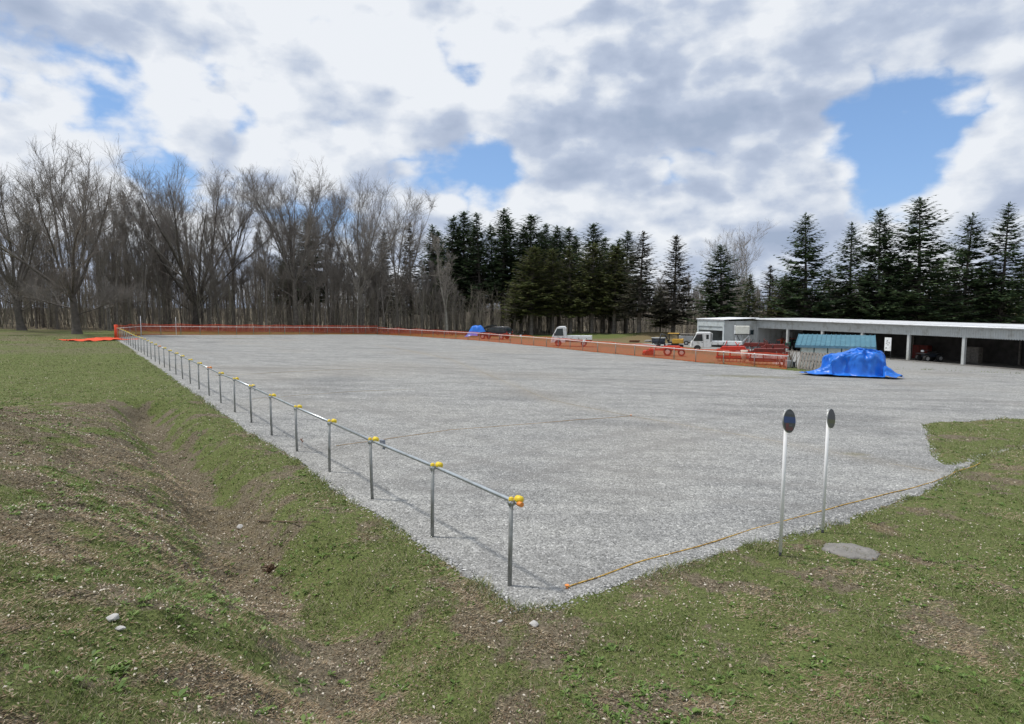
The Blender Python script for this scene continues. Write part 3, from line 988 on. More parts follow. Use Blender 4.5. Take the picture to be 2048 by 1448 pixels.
def bare_tree(seed, Ht, tr, forkf, nl, ang, dens, kind='vase', mt=None, tw=None, fine=1):
    """mesh pair: trunk with limbs, fine crown"""
    r = np.random.default_rng(seed)
    T, C = TB(), TB()
    fh = Ht * forkf
    tp, td = wander(r, np.zeros(3), (r.normal(0, .03), r.normal(0, .03), 1), fh, 6, .03, .02)
    rad = np.linspace(tr, tr * .74, 7); rad[0] *= 1.35
    st, dr, Ls, rs = [], [], [], []
    if kind == 'vase':
        T.tube(tp, rad, 8)
        for i in range(nl):
            az = i * 6.28 / nl + r.uniform(-.4, .4); an = ang * r.uniform(.2, 1.1)
            st.append(tp[-1] if i % 2 else tp[-2] * .5 + tp[-1] * .5); dr.append((math.cos(az) * math.sin(an), math.sin(az) * math.sin(an), math.cos(an)))
            Ls.append(Ht * (1 - forkf) * r.uniform(.8, 1.05)); rs.append(tr * .42 * r.uniform(.75, 1.1))
        for i in range(5):
            az = i * 2.4 + r.uniform(0, 1); an = ang * 1.7
            st.append(tp[3 + i % 3]); dr.append((math.cos(az) * math.sin(an), math.sin(az) * math.sin(an), math.cos(an)))
            Ls.append(Ht * (1 - forkf) * .42); rs.append(tr * .17)
    else:
        tp2, _ = wander(r, tp[-1], td, Ht - fh, 9, .06, .05)
        al = np.concatenate([tp, tp2[1:]])
        T.tube(al, np.concatenate([rad, np.linspace(tr * .70, tr * .06, 9)]), 7)
        for i in range(nl):
            q = i / nl; idx = min(4 + int(q * 10.5), len(al) - 2)
            az = r.uniform(0, 6.28); an = ang * r.uniform(.6, 1.3)
            st.append(al[idx] + (al[idx + 1] - al[idx]) * r.uniform(0, 1)); dr.append((math.cos(az) * math.sin(an), math.sin(az) * math.sin(an), math.cos(an)))
            Ls.append((Ht - fh) * (.60 - .36 * q) * r.uniform(.6, 1.1)); rs.append(tr * (.30 - .18 * q))
    P1_ = bwander(r, np.array(st), np.array(dr), np.array(Ls), 9, .06, .04)
    R1 = np.array(rs)[:, None] * np.linspace(1, .12, 10)[None]; R1 = np.maximum(R1, .012)
    btube(T, P1_, R1, 5)
    s2, d2, r2, par, q = kids(r, P1_, R1, int(7 + 7 * dens), .18, .36, .16)
    L2 = np.array(Ls)[par] * .40 * (1.2 - .7 * q) * r.uniform(.55, 1.25, len(par)) + .3
    P2_ = bwander(r, s2, d2, L2, 5, .13, .07)
    R2 = np.maximum(r2 * .5, .016)[:, None] * np.linspace(1, .4, 6)[None]; R2 = np.maximum(R2, .012)
    btube(C, P2_, R2, 4)
    s3, d3, r3, par3, q3 = kids(r, P2_, R2, int(5 + 5 * dens), .15, .5, .25)
    L3 = L2[par3] * .48 * (1.15 - .5 * q3) * r.uniform(.5, 1.25, len(par3)) + .12
    P3_ = bwander(r, s3, d3, L3, 3, .16, .08)
    btube(C, P3_, np.repeat(np.array([[.0125, .0115, .010, .008]]), len(P3_), 0), 3)
    s4, d4, r4, par4, q4 = kids(r, P3_, np.ones((len(P3_), 4)), int(3 + 3 * dens), .1, .5, .25)
    L4 = L3[par4] * .6 * r.uniform(.5, 1.3, len(par4)) + .14
    P4_ = bwander(r, s4, d4, L4, 1, .1, .05)
    btube(C, P4_, np.repeat(np.array([[.009, .0065]]), len(P4_), 0), 3)
    return T.mesh('trunk', mt or M['bark']), C.mesh('crown', tw or M['twig'])


def conifer(seed, Ht, base, wid, full, mt, top_up=.35):
    """trunk mesh and foliage mesh; each bough is a drooping spine with flat sprays of needles"""
    r = np.random.default_rng(seed)
    T = TB()
    tp, _ = wander(r, np.zeros(3), (0, 0, 1), Ht * .985, 10, .008, .02)
    T.tube(tp, np.linspace(.022 * Ht / 1.7, .02, 11), 7)
    sp = []
    z = base; 
    while z < Ht * .985:
        q = (z - base) / (Ht - base)
        R_ = wid * (1 - q) ** (.72 if full > .74 else .85) * (1.0 if q > .12 else .75 + q * 2) + .18
        nb = int(9 + 5 * full - 4 * q)
        for i in range(nb):
            az = r.uniform(0, 6.28); L = R_ * r.uniform(.62, 1.12)
            if r.uniform() < .06: L *= 1.25
            if r.uniform() > .78 + .3 * full: continue
            el = (top_up + .25) * q - .28 * (1 - q) + r.normal(0, .09)
            zz = z + r.uniform(-.25, .25)
            ix = min(zz / Ht / .985 * 10, 9.99); k = int(ix)
            o = tp[k] + (tp[k + 1] - tp[k]) * (ix - k)
            n = max(4, int(L * 2.6))
            tt = np.linspace(0, 1, n + 1)
            dirh = np.array([math.cos(az), math.sin(az), 0])
            drp = .12 + .22 * (1 - q)
            P = o[None] + dirh[None] * (tt * L)[:, None]
            P[:, 2] += L * (el * tt - drp * tt * (1 - tt) * 1.2 + .13 * tt ** 3)
            if L > .8: T.tube(P[[0, n // 2, n]], [.02 + .012 * L, .02, .008], 3)
            side = np.array([-math.sin(az), math.cos(az), 0])
            for j in range(n + 1):
                f = tt[j]
                if f < .12 + .25 * (1 - full) and L > .8: continue
                wl = min(.32 * L + .14, .95) * (1.08 - .72 * f) * r.uniform(.65, 1.15)
                for sd in (-1, 1):
                    for rep in range(2):
                        d = side * sd * r.uniform(.6, 1.1) + dirh * r.uniform(.5, 1.0) + np.array([0, 0, r.normal(-.12, .22)])
                        d /= np.linalg.norm(d)
                        u = np.cross(d, (0, 0, 1)) + r.normal(0, .45, 3); u /= np.linalg.norm(u)
                        b_ = P[j] + dirh * r.uniform(-.1, .1)
                        w_ = wl * r.uniform(.17, .30)
                        sp.append((b_ - u * w_ * .35, b_ + d * wl * .45 - u * w_, b_ + d * wl * r.uniform(.85, 1.2), b_ + d * wl * .5 + u * w_))
                if j == n:
                    sp.append((P[j] - side * .05, P[j] + dirh * .12 - side * .08, P[j] + dirh * .34 + np.array([0, 0, .05]), P[j] + dirh * .12 + side * .08))
        z += (.42 if q < .6 else .34) * (1.25 - .35 * full) * Ht / 17
    for i in range(6):
        zt = Ht * .985 + i * .06 - .2
        a = i * 1.3
        sp.append((tp[-1] + np.array([-.04, 0, -.3 + i * .08]), tp[-1] + np.array([.14 * math.cos(a), .14 * math.sin(a), -.1 + i * .08]), tp[-1] + np.array([.06 * math.cos(a), .06 * math.sin(a), .25 + i * .05]), tp[-1] + np.array([.04, 0, -.3 + i * .08])))
    V = np.array(sp)
    return T.mesh('trunk', M['barkd'] if mt is M['needle'] else M['bark']), mesh_np('crown', V, np.arange(len(sp) * 4).reshape(-1, 4), mt, False, 4)


def plant(name, meshes, x, y, s, rz, label, cat, group, sz=None, lean=0.0):
    z = float(H(x, y)) - .06
    o = empty(name, (x, y, z), rz, label, cat, group)
    o.scale = (s, s, sz or s)
    o.rotation_euler = (lean, 0, rz)
    t = link('trunk', meshes[0], o); c = link('crown', meshes[1], o)
    return o


def top_h(px, py, Y):
    """height above sea of a point seen at (px, py) at depth Y"""
    v = pix_dir(px, py)
    return CAMZ + v.z / v.y * Y, v.x / v.y * Y


# ---- the big bare trees at the edge of the wood
def big(px, topy, Y, seed, tr, forkf, nl, ang, dens, label, kind='vase', mt=None, tw=None, Wd=None):
    zt, x = top_h(px, topy, Y)
    Hh = zt - float(H(x, Y))
    ms = bare_tree(seed, Hh, tr, forkf, nl, ang, dens, kind, mt, tw)
    zmax = max(np.array([v.co.z for v in ms[1].vertices]))
    return plant('bare_tree', ms, x, Y, 1.0, 0, label, 'tree', 'large bare trees along the edge of the wood', sz=Hh / zmax * 1.04)


big(378, 322, 88, 1, .58, .16, 9, .62, 1.0, 'widest bare tree with a thick dark trunk and low spreading limbs behind the far net', mt=M['barkd'])
big(583, 322, 92, 2, .40, .34, 9, .50, 1.0, 'tall vase shaped bare tree whose many straight limbs fan out from one height')
big(716, 344, 94, 3, .36, .26, 7, .38, .9, 'bare tree with upright limbs just right of the fan shaped tree')
big(790, 372, 99, 12, .28, .30, 6, .42, .85, 'bare tree with a spray of twigs leaning right, last big one before the firs')
big(455, 330, 95, 4, .30, .42, 6, .36, .8, 'slim tall bare tree between the widest tree and the fan shaped tree')
big(318, 340, 92, 5, .30, .30, 7, .42, .85, 'dark bare tree with crooked limbs just left of the widest tree')
big(236, 372, 90, 6, .32, .25, 7, .50, .8, 'bare tree above the orange corner post of the pipe fence')
big(130, 262, 66, 7, .42, .22, 8, .75, .95, 'nearest bare tree left of the pipe fence with low arching branches', mt=M['barkd'])
big(20, 300, 72, 8, .40, .24, 8, .60, .8, 'bare tree at the far left end of the wood', mt=M['barkd'])
big(655, 385, 100, 9, .22, .45, 6, .35, .7, 'thin bare tree between the fan shaped tree and the upright limbed tree')
big(893, 470, 97, 10, .20, .30, 5, .22, .35, 'pale leaning trunk in front of the dark firs', kind='pole', mt=M['barkp'], tw=M['twigp'])
big(1483, 446, 112, 11, .20, .32, 6, .30, .6, 'pale birch with a fine open crown rising behind the small end building', mt=M['barkp'], tw=M['twigp'])

# ---- the wood itself: many slender bare trees
slim = [bare_tree(30 + i, 15 + i * .8, .15 + .02 * (i % 3), .42, 12, .55, .22, 'pole') for i in range(4)]
slimv = [bare_tree(50 + i, 15.5, .17, .38, 4, .36, .25, 'vase') for i in range(3)]
slimp = [bare_tree(60 + i, 14, .12, .40, 12, .5, .25, 'pole', M['barkp'], M['twigp']) for i in range(2)]
pool = slim + slimv
SEG = [(40, 'left of the leftmost big tree'), (150, 'just left of the nearest big tree'), (232, 'right of the nearest big tree'), (300, 'behind the orange corner post'), (345, 'behind the crooked dark tree'),
       (415, 'behind the widest tree'), (500, 'right of the widest tree'), (560, 'left of the fan shaped tree'), (620, 'behind the fan shaped tree'), (680, 'right of the fan shaped tree'), (740, 'behind the upright limbed tree'),
       (800, 'behind the tree with twigs leaning right'), (9999, 'beside the pale leaning trunk')]


def lab_at(pxx, ms):
    kind = 'pale slender bare tree' if ms in slimp else ('forked grey bare tree' if ms in slimv else 'straight thin bare tree')
    return kind + ' in the wood ' + next(t for q, t in SEG if pxx < q)

for i in range(125):
    Y = R.choice([0, 1, 2, 3]) * 7 + R.uniform(0, 7)
    x = R.uniform(-92, -6)
    yy = float(forest_y(x)) + Y
    ms = R.choice(pool) if R.random() > .12 else R.choice(slimp)
    pxx = x / yy * FPX + 1024
    cap = np.interp(pxx, [-100, 180, 320, 480, 620, 760, 860, 950], [1.15, 1.05, 1.0, .95, .95, .90, .78, .70])
    s = R.uniform(.56, .86) * cap
    lb = lab_at(pxx, ms)
    plant('bare_tree', ms, x, yy, s * R.uniform(.85, 1.1), R.uniform(0, 6.3), lb, 'tree', 'slender bare trees of the left wood', sz=s)
thin = [bare_tree(70 + i, 16 + i, .12 + .015 * i, .5, 9, .42, .05, 'pole') for i in range(3)]
for i in range(72):
    yy0 = R.uniform(-1.5, 20)
    x = R.uniform(-80, -8); yy = float(forest_y(x)) + yy0
    s = R.uniform(.74, 1.0)
    plant('bare_tree', R.choice(thin), x, yy, s, R.uniform(0, 6.3), 'tall thin straight trunk ' + next(t for q, t in SEG if x / yy * FPX + 1024 < q), 'tree', 'thin straight trunks of the left wood', sz=s * np.interp(x / yy * FPX + 1024, [180, 620, 860], [1.0, .92, .78]))
for i in range(46):
    x = R.uniform(2, 62); yy = R.uniform(118, 150)
    s = R.uniform(.62, .85)
    plant('bare_tree', R.choice(slimp + slim[:2]), x, yy, s, R.uniform(0, 6.3), 'slender bare tree behind the firs, ' + ('left of the pointed dark fir' if x / yy * FPX + 1024 < 1184 else 'between the pointed dark fir and the green mound' if x / yy * FPX + 1024 < 1300 else 'right of the green mound'), 'tree', 'bare trees behind the firs', sz=s)
for i in range(34):
    x = R.uniform(38, 105); yy = R.uniform(118, 150) - (x - 38) * .2
    s = R.uniform(.55, .74)
    plant('bare_tree', R.choice(slimp + slimp + slim[:1]), x, yy, s, R.uniform(0, 6.3), 'pale bare tree behind the long shed, ' + ('left of its tall firs' if x / yy * FPX + 1024 < 1600 else 'among its tall firs' if x / yy * FPX + 1024 < 1870 else 'right of its tallest fir'), 'tree', 'bare trees behind the long shed', sz=s)

# ---- firs
con = {
    'dark': [conifer(101, 18, 5.0, 2.9, .85, M['needle']), conifer(102, 18, 6.5, 2.6, .75, M['needle']), conifer(103, 18, 3.6, 3.1, .9, M['needle']), conifer(104, 18, 5.6, 2.9, .66, M['needle'])],
    'olive': [conifer(111, 16, 4.4, 3.0, .85, M['needle_ol']), conifer(112, 16, 4.9, 2.8, .8, M['needle_ol']), conifer(113, 16, 3.9, 3.0, .7, M['needle_ol'])],
    'grey': [conifer(121, 16, 3.0, 2.5, .5, M['needle_gr']), conifer(122, 16, 2.5, 2.7, .6, M['needle_gr'])],
    'big': [conifer(131, 19, 2.9, 4.6, .72, M['needle']), conifer(132, 19, 3.0, 4.4, .66, M['needle']), conifer(133, 19, 2.2, 4.5, .86, M['needle']), conifer(134, 19, 3.4, 4.2, .78, M['needle'])],
}
baseH = {'dark': 18, 'olive': 16, 'grey': 16, 'big': 19}
baseW = {'dark': 2.9, 'olive': 2.9, 'grey': 2.6, 'big': 4.5}


def fir(px, topy, hw, Y, kind, label, grp, var=0):
    zt, x = top_h(px, topy, Y)
    Hh = zt - float(H(x, Y))
    w = hw / FPX * Y * {'olive': 1.18, 'dark': 1.42, 'grey': 1.4, 'big': 1.42}[kind] * R.uniform(.92, 1.1)
    plant('fir_tree', con[kind][var % len(con[kind])], x, Y, w / baseW[kind], R.uniform(0, 6.3), label, 'fir tree', grp, sz=Hh / baseH[kind])


GS = 'firs of the dark central stand'
stand = [(868, 448, 30, 116, 'dark'), (898, 430, 36, 112, 'dark'), (925, 422, 42, 114, 'dark'), (960, 425, 40, 111, 'dark'), (1004, 418, 46, 113, 'dark'),
         (1026, 432, 38, 118, 'dark'), (1061, 430, 46, 114, 'dark'), (1098, 446, 42, 117, 'dark'), (1119, 450, 40, 112, 'dark'), (1142, 452, 42, 119, 'dark'),
         (1184, 446, 44, 113, 'dark'), (1232, 478, 38, 116, 'dark'), (1254, 460, 42, 112, 'dark'), (984, 450, 36, 122, 'dark'), (1080, 462, 40, 124, 'dark'), (1208, 474, 40, 122, 'dark'),
         (945, 452, 34, 123, 'dark'), (1160, 470, 36, 124, 'dark'), (880, 462, 36, 119, 'dark'), (912, 450, 36, 120, 'dark'), (1042, 455, 38, 121, 'dark'), (1102, 468, 38, 126, 'dark'), (1222, 488, 38, 118, 'dark')]
words = ['leftmost and lowest dark fir of the central stand', 'second dark fir from the left in the central stand', 'dark fir third from the left in the central stand with a blunt top',
         'dark fir above the black car', 'tallest dark fir in the middle of the central stand', 'dark fir close behind the tallest one of the central stand',
         'dark fir with a broad top right of the tallest one', 'dark fir left of the three close tops', 'dark fir in the middle of the three close tops', 'dark fir right of the three close tops',
         'pointed dark fir above the second gap of the stand, right of centre', 'low dark fir toward the right end of the stand', 'dark fir with a pointed top at the right end of the stand']
for i, a in enumerate(stand):
    fir(*a, words[i] if i < len(words) else 'dark fir hidden deep in the central stand', GS, i)
GF = 'olive green firs in front of the central stand'
for i, a in enumerate([(1063, 492, 50, 101, 'olive', 'front olive fir with its bare trunk foot left of the small white truck'), (1107, 497, 44, 102, 'olive', 'front olive fir right behind the cab of the left white truck'),
                       (1143, 492, 44, 101, 'olive', 'front olive fir with a forked grey stem beside it'), (1185, 486, 48, 101, 'olive', 'front olive fir right of the small white truck'),
                       (1230, 492, 46, 100, 'olive', 'front olive fir above the pale green mound'), (1028, 560, 26, 104, 'olive', 'small olive fir with spreading low boughs behind the cones')]):
    fir(*a, GF, i)
GO = 'single firs at the wood edge'
for i, a in enumerate([(1281, 462, 46, 96, 'grey', 'greyish fir with a dark crown at the left foot of the mound'), (1350, 470, 42, 98, 'grey', 'thin greyish fir above the black tank'),
                       (1322, 575, 24, 101, 'olive', 'small olive fir on the green mound'), (1447, 488, 56, 92, 'big', 'round topped fir over the roller door building'),
                       (1540, 530, 36, 97, 'grey', 'low greyish fir behind the start of the long shed'), (1500, 548, 34, 101, 'olive', 'low olive fir beside the pale birch'),
                       (820, 446, 36, 108, 'grey', 'greyish fir at the left of the dark stand'), (768, 462, 32, 112, 'grey', 'greyish fir among the bare trees, left of the dark stand'),
                       (610, 432, 46, 104, 'dark', 'lone dark fir inside the crown of the fan shaped bare tree'), (575, 520, 40, 110, 'dark', 'lower dark fir below the fan shaped bare tree')]):
    fir(*a, GO, i)
GR = 'tall firs behind the long shed'
for i, a in enumerate([(1622, 424, 62, 88, 'big', 'tall fir left of the others behind the long shed'), (1708, 443, 52, 90, 'big', 'second tall fir behind the long shed, the shortest of four'),
                       (1768, 418, 64, 86, 'big', 'third tall fir behind the long shed with wide level boughs'), (1850, 393, 72, 84, 'big', 'tallest and densest fir behind the long shed'),
                       (1935, 425, 66, 86, 'big', 'fir right of the tallest one behind the shed'), (2015, 405, 70, 84, 'big', 'rightmost fir behind the shed end')]):
    fir(*a, GR, i)
GL = 'lower firs filling the row behind the long shed'
for i, a in enumerate([(1572, 548, 40, 93, 'olive'), (1600, 560, 40, 96, 'olive'), (1662, 540, 46, 95, 'olive'), (1690, 560, 44, 90, 'olive'), (1738, 535, 48, 93, 'olive'), (1790, 540, 50, 92, 'olive'),
                       (1818, 520, 46, 90, 'olive'), (1880, 520, 50, 92, 'olive'), (1905, 540, 50, 90, 'olive'), (1975, 530, 50, 92, 'olive'), (2050, 520, 50, 90, 'olive')]):
    fir(*a, 'low olive fir behind the long shed, ' + ['at the left foot of the first tall fir', 'under the left boughs of the first tall fir', 'right of the first tall fir', 'left of the second tall fir', 'between the second and third tall firs', 'right of the third tall fir', 'left of the tallest fir', 'right of the tallest fir', 'left of the fir beyond the tallest', 'between the last two tall firs', 'at the far right end'][i], GL, i)


# ---- saplings and brush
def brush():
    T = TB()
    r = np.random.default_rng(77)
    n = 6500
    x = r.uniform(-105, 112, n)
    Y = forest_y(x) + r.uniform(0, 1, n) ** 1.5 * 36 + np.where(x > 18, 6, 0)
    h = np.where(x < 8, r.uniform(1.5, 8.0, n) ** .97, r.uniform(1.2, 4.6, n))
    b = np.stack([x, Y, -.024 * np.clip(x, -160, 110) - .014 * np.minimum(Y, 180) - .1], -1)
    P = bwander(r, b, np.stack([r.normal(0, .12, n), r.normal(0, .12, n), np.ones(n)], -1), h, 4, .07, .03)
    r0 = r.uniform(.010, .038, n) * (h / 6 + .4)
    btube(T, P, np.maximum(r0[:, None] * np.linspace(1, .3, 5)[None], .008), 3)
    s2, d2, _, par, q = kids(r, P, np.ones((n, 5)), 11, .12, .75, .25)
    P2_ = bwander(r, s2, d2, h[par] * r.uniform(.12, .36, len(par)), 1, .1, .05)
    btube(T, P2_, np.repeat(np.array([[.012, .006]]), len(P2_), 0), 3)
    tag(link('undergrowth', T.mesh('undergrowth', M['brush'])), kind='stuff', label='grey brown brush and saplings filling the foot of the wood')
    # farther woods, a belt of thin stems that closes the view
    T = TB()
    n = 2300
    x = r.uniform(-260, 260, n)
    Y = r.uniform(165, 300, n) - np.abs(x) * .15
    top = np.interp(x / Y, [-.8, -.2, 0, .2, .4, .9], [18, 15, 12.5, 12.5, 13.5, 14]) * r.uniform(.75, 1.08, n)
    b = np.stack([x, Y, -.024 * np.clip(x, -160, 110) - .014 * np.minimum(Y, 180)], -1)
    P = bwander(r, b, np.stack([r.normal(0, .05, n), r.normal(0, .05, n), np.ones(n)], -1), top, 5, .04, .03)
    btube(T, P, np.repeat(np.linspace(.17, .04, 6)[None], n, 0), 3)
    s2, d2, _, par, q = kids(r, P, np.ones((n, 6)), 20, .15, .7, .35)
    P2_ = bwander(r, s2, d2, r.uniform(1.0, 3.8, len(par)), 1, .1, .05)
    btube(T, P2_, np.repeat(np.array([[.05, .025]]), len(P2_), 0), 3)
    tag(link('far_wood', T.mesh('far_wood', M['twigfar'])), kind='stuff', label='far off bare wood that closes the view behind the trees')


brush()

# ------------------------------------------------------------------ pipe fence on the left
def hz(x, y):
    return float(lot_z(np.array([x]), np.array([y]))[0])


def clamp_parts(parent, p, yaw, cap_mat, end=False):
    """steel clamp with its bolt, yellow cover and the cap of the post"""
    Mz = rot('Z', yaw)
    c = MB()
    c.tube([p + Mz @ Vector((-.028, 0, .925)), p + Mz @ Vector((.028, 0, .925))], .034, 8)
    c.tube([p + Mz @ Vector((0, -.0, .895)), p + Mz @ Vector((0, 0, .945))], .034, 8)
    c.tube([p + Mz @ Vector((-.07, .03, .91)), p + Mz @ Vector((.03, .06, .905))], .006, 5)
    o = c.build('clamp', M['galv'], parent)
    k = MB()
    k.ell(p + Vector((0, 0, .972)), (.029, .029, .020), 10, 6)
    k.tube([p + Vector((0, 0, .945)), p + Vector((0, 0, .972))], .029, 10)
    k.build('post_cap', cap_mat, o)
    k = MB()
    a = p + Vector((-FN.x, -FN.y, 0)) * .075 - Vector((FD.x, FD.y, 0)) * .02 + Vector((0, 0, .945))
    k.tube([a + Mz @ Vector((-.035, 0, .0)), a + Mz @ Vector((-.01, 0, .012)), a + Mz @ Vector((.045, 0, .008)), a + Mz @ Vector((.062, 0, -.004))], [.026, .044, .050, .030], 9)
    k.ell(a + Mz @ Vector((.0, .0, -.032)), (.024, .026, .020), 8, 6)
    k.build('clamp_cover', cap_mat, o)
    return o


fence = empty('pipe_fence', (0, 0, 0), 0, 'low galvanised pipe fence with yellow clamp caps along the left gravel edge', 'fence')
yaw = math.atan2(FD.y, FD.x)
ts = [0.0, 1.80] + [1.80 + 2.015 * q for q in range(1, int((FLEN - 1.8) / 2.015) + 1)]
ts[-1] = FLEN
NP = len(ts)
tops = []
for i in range(NP):
    t = ts[i]
    x, y = from_st(0, t)
    z = P0.z + (P1.z - P0.z) * (t / FLEN)
    p = Vector((x, y, z))
    jit = Vector((R.uniform(-.02, .02), R.uniform(-.02, .02), R.uniform(-.014, .010)))
    MB().tube([p + Vector((0, 0, -.12)), p + jit + Vector((0, 0, .955))], .0243, 10 if i < 8 else 6).build('post', M['galv_post'], fence)
    clamp_parts(fence, p + jit, yaw + math.pi / 2 + math.pi / 2, M['orange_cap'] if i in (9, 16) else M['yellow'])
    tops.append(p + jit)
side = Vector((-FN.x, -FN.y, 0)) * .050
rail = [tops[0] - Vector((FD.x, FD.y, 0)) * .10 + side + Vector((0, 0, .925))] + [q + side + Vector((0, 0, .925 + R.uniform(-.004, .004))) for q in tops]
for a in range(0, NP - 1, 3):                       # lengths of pipe joined end to end
    seg = rail[a if a == 0 else a + 1 - 0:a + 5]
    if len(seg) > 1: MB().tube(seg, .0243, 10 if a < 9 else 6).build('rail', M['galv'], fence)
e = rail[0]
k = MB(); dv = Vector((FD.x, FD.y, 0))
k.tube([e - dv * .03, e + dv * .035], [.027, .029], 10)
k.build('end_cap', M['orange_cap'], fence)

# grey clips left hanging on the rail
for (px, py, r_, lab) in ((765, 884, .05, 'grey clip hanging on the rail beyond the third post of the pipe fence'), (508, 771, .04, 'small grey clip on the rail halfway along the pipe fence')):
    d = Vector(pix_dir(px, py)); best = min((abs((rail[0] + (rail[1] - rail[0]) * 0 + dv * q).x / (rail[0] + dv * q).y - d.x / d.y), q) for q in np.arange(0, 30, .02))
    q = best[1]; c = rail[1] + dv * (q - .1)
    c.z = rail[0].z + (rail[-1].z - rail[0].z) * q / FLEN
    k = MB()
    k.bev(c + Vector((0, 0, .03)), (r_ * 1.6, r_, r_ * 1.5), .01, rot('Z', yaw + .4))
    k.bev(c + dv * -.03 + Vector((.02, 0, -.04)), (r_ * .9, r_ * .6, r_ * 1.6), .01, rot('Y', .5))
    tag(k.build('rail_clip', mat('grey_clip_plastic', (.22, .24, .28), .5), None), lab, 'clip')

# ------------------------------------------------------------------ net fences
def net_fence(name, pts, label, hpole, htop, postgap, rail_mat, tags=()):
    root = empty(name, (0, 0, 0), 0, label, 'fence')
    P = [Vector(p) for p in pts]
    d = [0]
    for a, b in zip(P[:-1], P[1:]): d.append(d[-1] + (b - a).length)
    tot = d[-1]

    def at(q):
        q = min(max(q, 0), tot - 1e-6)
        for i in range(len(d) - 1):
            if q <= d[i + 1]: break
        f = (q - d[i]) / (d[i + 1] - d[i]); return P[i] + (P[i + 1] - P[i]) * f
    n = int(tot / postgap)
    for i in range(n + 1):
        p = at(tot * i / n); p = p + Vector((-p.x, -p.y, 0)).normalized() * .07
        MB().tube([p + Vector((0, 0, -.1)), p + Vector((0, 0, hpole + .03))], .024, 6).build('post', M['galv_post'], root)
        MB().bev(p + Vector((0, 0, hpole + .02)), (.07, .07, .07), .015).build('clamp', M['white_rail'], root)
    lside = []
    for i in range(n + 1):
        q_ = at(tot * i / n); c_ = Vector((-q_.x, -q_.y, 0)).normalized()
        lside.append(q_ + c_ * .11 + Vector((0, 0, hpole)))
    MB().tube(lside, .028, 6).build('rail', rail_mat, root)
    # the net: real strands with sags
    V = []; F = []

    def quad(a, b, c, e_):
        k_ = len(V); V.extend([a, b, c, e_]); F.append((k_, k_ + 1, k_ + 2, k_ + 3))
    st = .08
    m = int(tot / st)
    off = Vector((0, 0, 0))
    pos = [at(tot * i / m) for i in range(m + 1)]
    rn = np.random.default_rng(len(pts) * 7 + n)
    tv = [htop + .05 * math.sin(i * st * 1.7) * rn.uniform(.4, 1) - .05 * abs(math.sin(math.pi * i * st / (postgap * 2))) for i in range(m + 1)]
    bv = [.02 + .03 * abs(math.sin(i * st * .9)) for i in range(m + 1)]
    dirn = [(pos[min(i + 1, m)] - pos[max(i - 1, 0)]).normalized() for i in range(m + 1)]
    nor = [Vector((-q.y, q.x, 0)) * (.03 + .05 * math.sin(i * st * 2.3)) for i, q in enumerate(dirn)]
    for i in range(m + 1):
        a = pos[i] + Vector((0, 0, bv[i])) - nor[i] * .4; b = pos[i] + Vector((0, 0, tv[i])) + nor[i] * .4
        w = dirn[i] * .0078
        quad(a - w, a + w, b + w, b - w)
    rows = 15
    for r_ in range(rows):
        f = r_ / (rows - 1); w = .0062 if 0 < r_ < rows - 1 else .018
        for i in range(0, m, 2):
            j = min(i + 2, m)
            a = pos[i] + Vector((0, 0, bv[i] + (tv[i] - bv[i]) * f)) + nor[i] * .8 * (f - .5); b = pos[j] + Vector((0, 0, bv[j] + (tv[j] - bv[j]) * f)) + nor[j] * .8 * (f - .5)
            u = Vector((0, 0, w))
            quad(a - u, b - u, b + u, a + u)
    link('net', mesh_np('net', [tuple(v) for v in V], F, M['net'], nper=4), root)
    for q, wd in tags:
        p = at(q)
        MB().bev(p + Vector((0, 0, hpole + .05)), (wd, wd, .20), .01, rot('Z', .3)).build('marker', M['white'], root)
    return root


def lotp(px, py, dz=0):
    v = gpt(px, py); return Vector((v.x, v.y, G0(v.x, v.y) + dz))


c0 = Vector((P1.x, P1.y, P1.z))
net_fence('net_fence', [c0, lotp(284, 669.6), lotp(500, 669.4), lotp(755, 668)], 'orange net on a pipe rail across the far end of the gravel lot', .92, 1.18, 2.0, M['white_rail'])
net_fence('net_fence', [lotp(755, 668.4), lotp(850, 673.8), lotp(950, 680.3), lotp(1100, 694), lotp(1182, 703.3), lotp(1288, 713), lotp(1398, 724.5), lotp(1575, 739)],
          'orange net on a pipe rail down the right side of the gravel past the trucks', .86, .98, 2.2, M['white_rail'], tags=((29.5, .16), (41.3, .18)))
# the bundled net at the corner
k = MB(); 
for i in range(7):
    a = i * .9
    k.tube([c0 + Vector((.08 * math.cos(a) - .1, .08 * math.sin(a), -.02)), c0 + Vector((.07 * math.cos(a + 1) - .1, .07 * math.sin(a + 1), .5)), c0 + Vector((.09 * math.cos(a + .4) - .1, .09 * math.sin(a), 1.25))], [.11, .09, .08], 6)
tag(k.build('rolled_net', M['net'], None), 'orange net rolled up against the corner post at the far left', 'net')
# the loose end lying on the lawn
q = lotp(208, 679)
V = []; nx, ny = 26, 22
for j in range(ny):
    for i in range(nx):
        u = i / (nx - 1); w = j / (ny - 1)
        x = q.x - 1.6 + 3.2 * u + .5 * math.sin(w * 3) + .2 * math.sin(u * 9 + w * 5); y = q.y - 4.2 + 6.5 * w + .3 * math.sin(u * 7)
        V.append((x, y, float(H(x, y)) + .05 + .05 * math.sin(u * 23 + w * 9) * math.sin(w * 17 + 1) + .05 * R.random()))
F = [(j * nx + i, j * nx + i + 1, (j + 1) * nx + i + 1, (j + 1) * nx + i) for j in range(ny - 1) for i in range(nx - 1)]
tag(link('spread_net', mesh_np('spread_net', V, F, M['net'], nper=4)), 'loose orange net lying spread on the lawn beside the corner post', 'net')
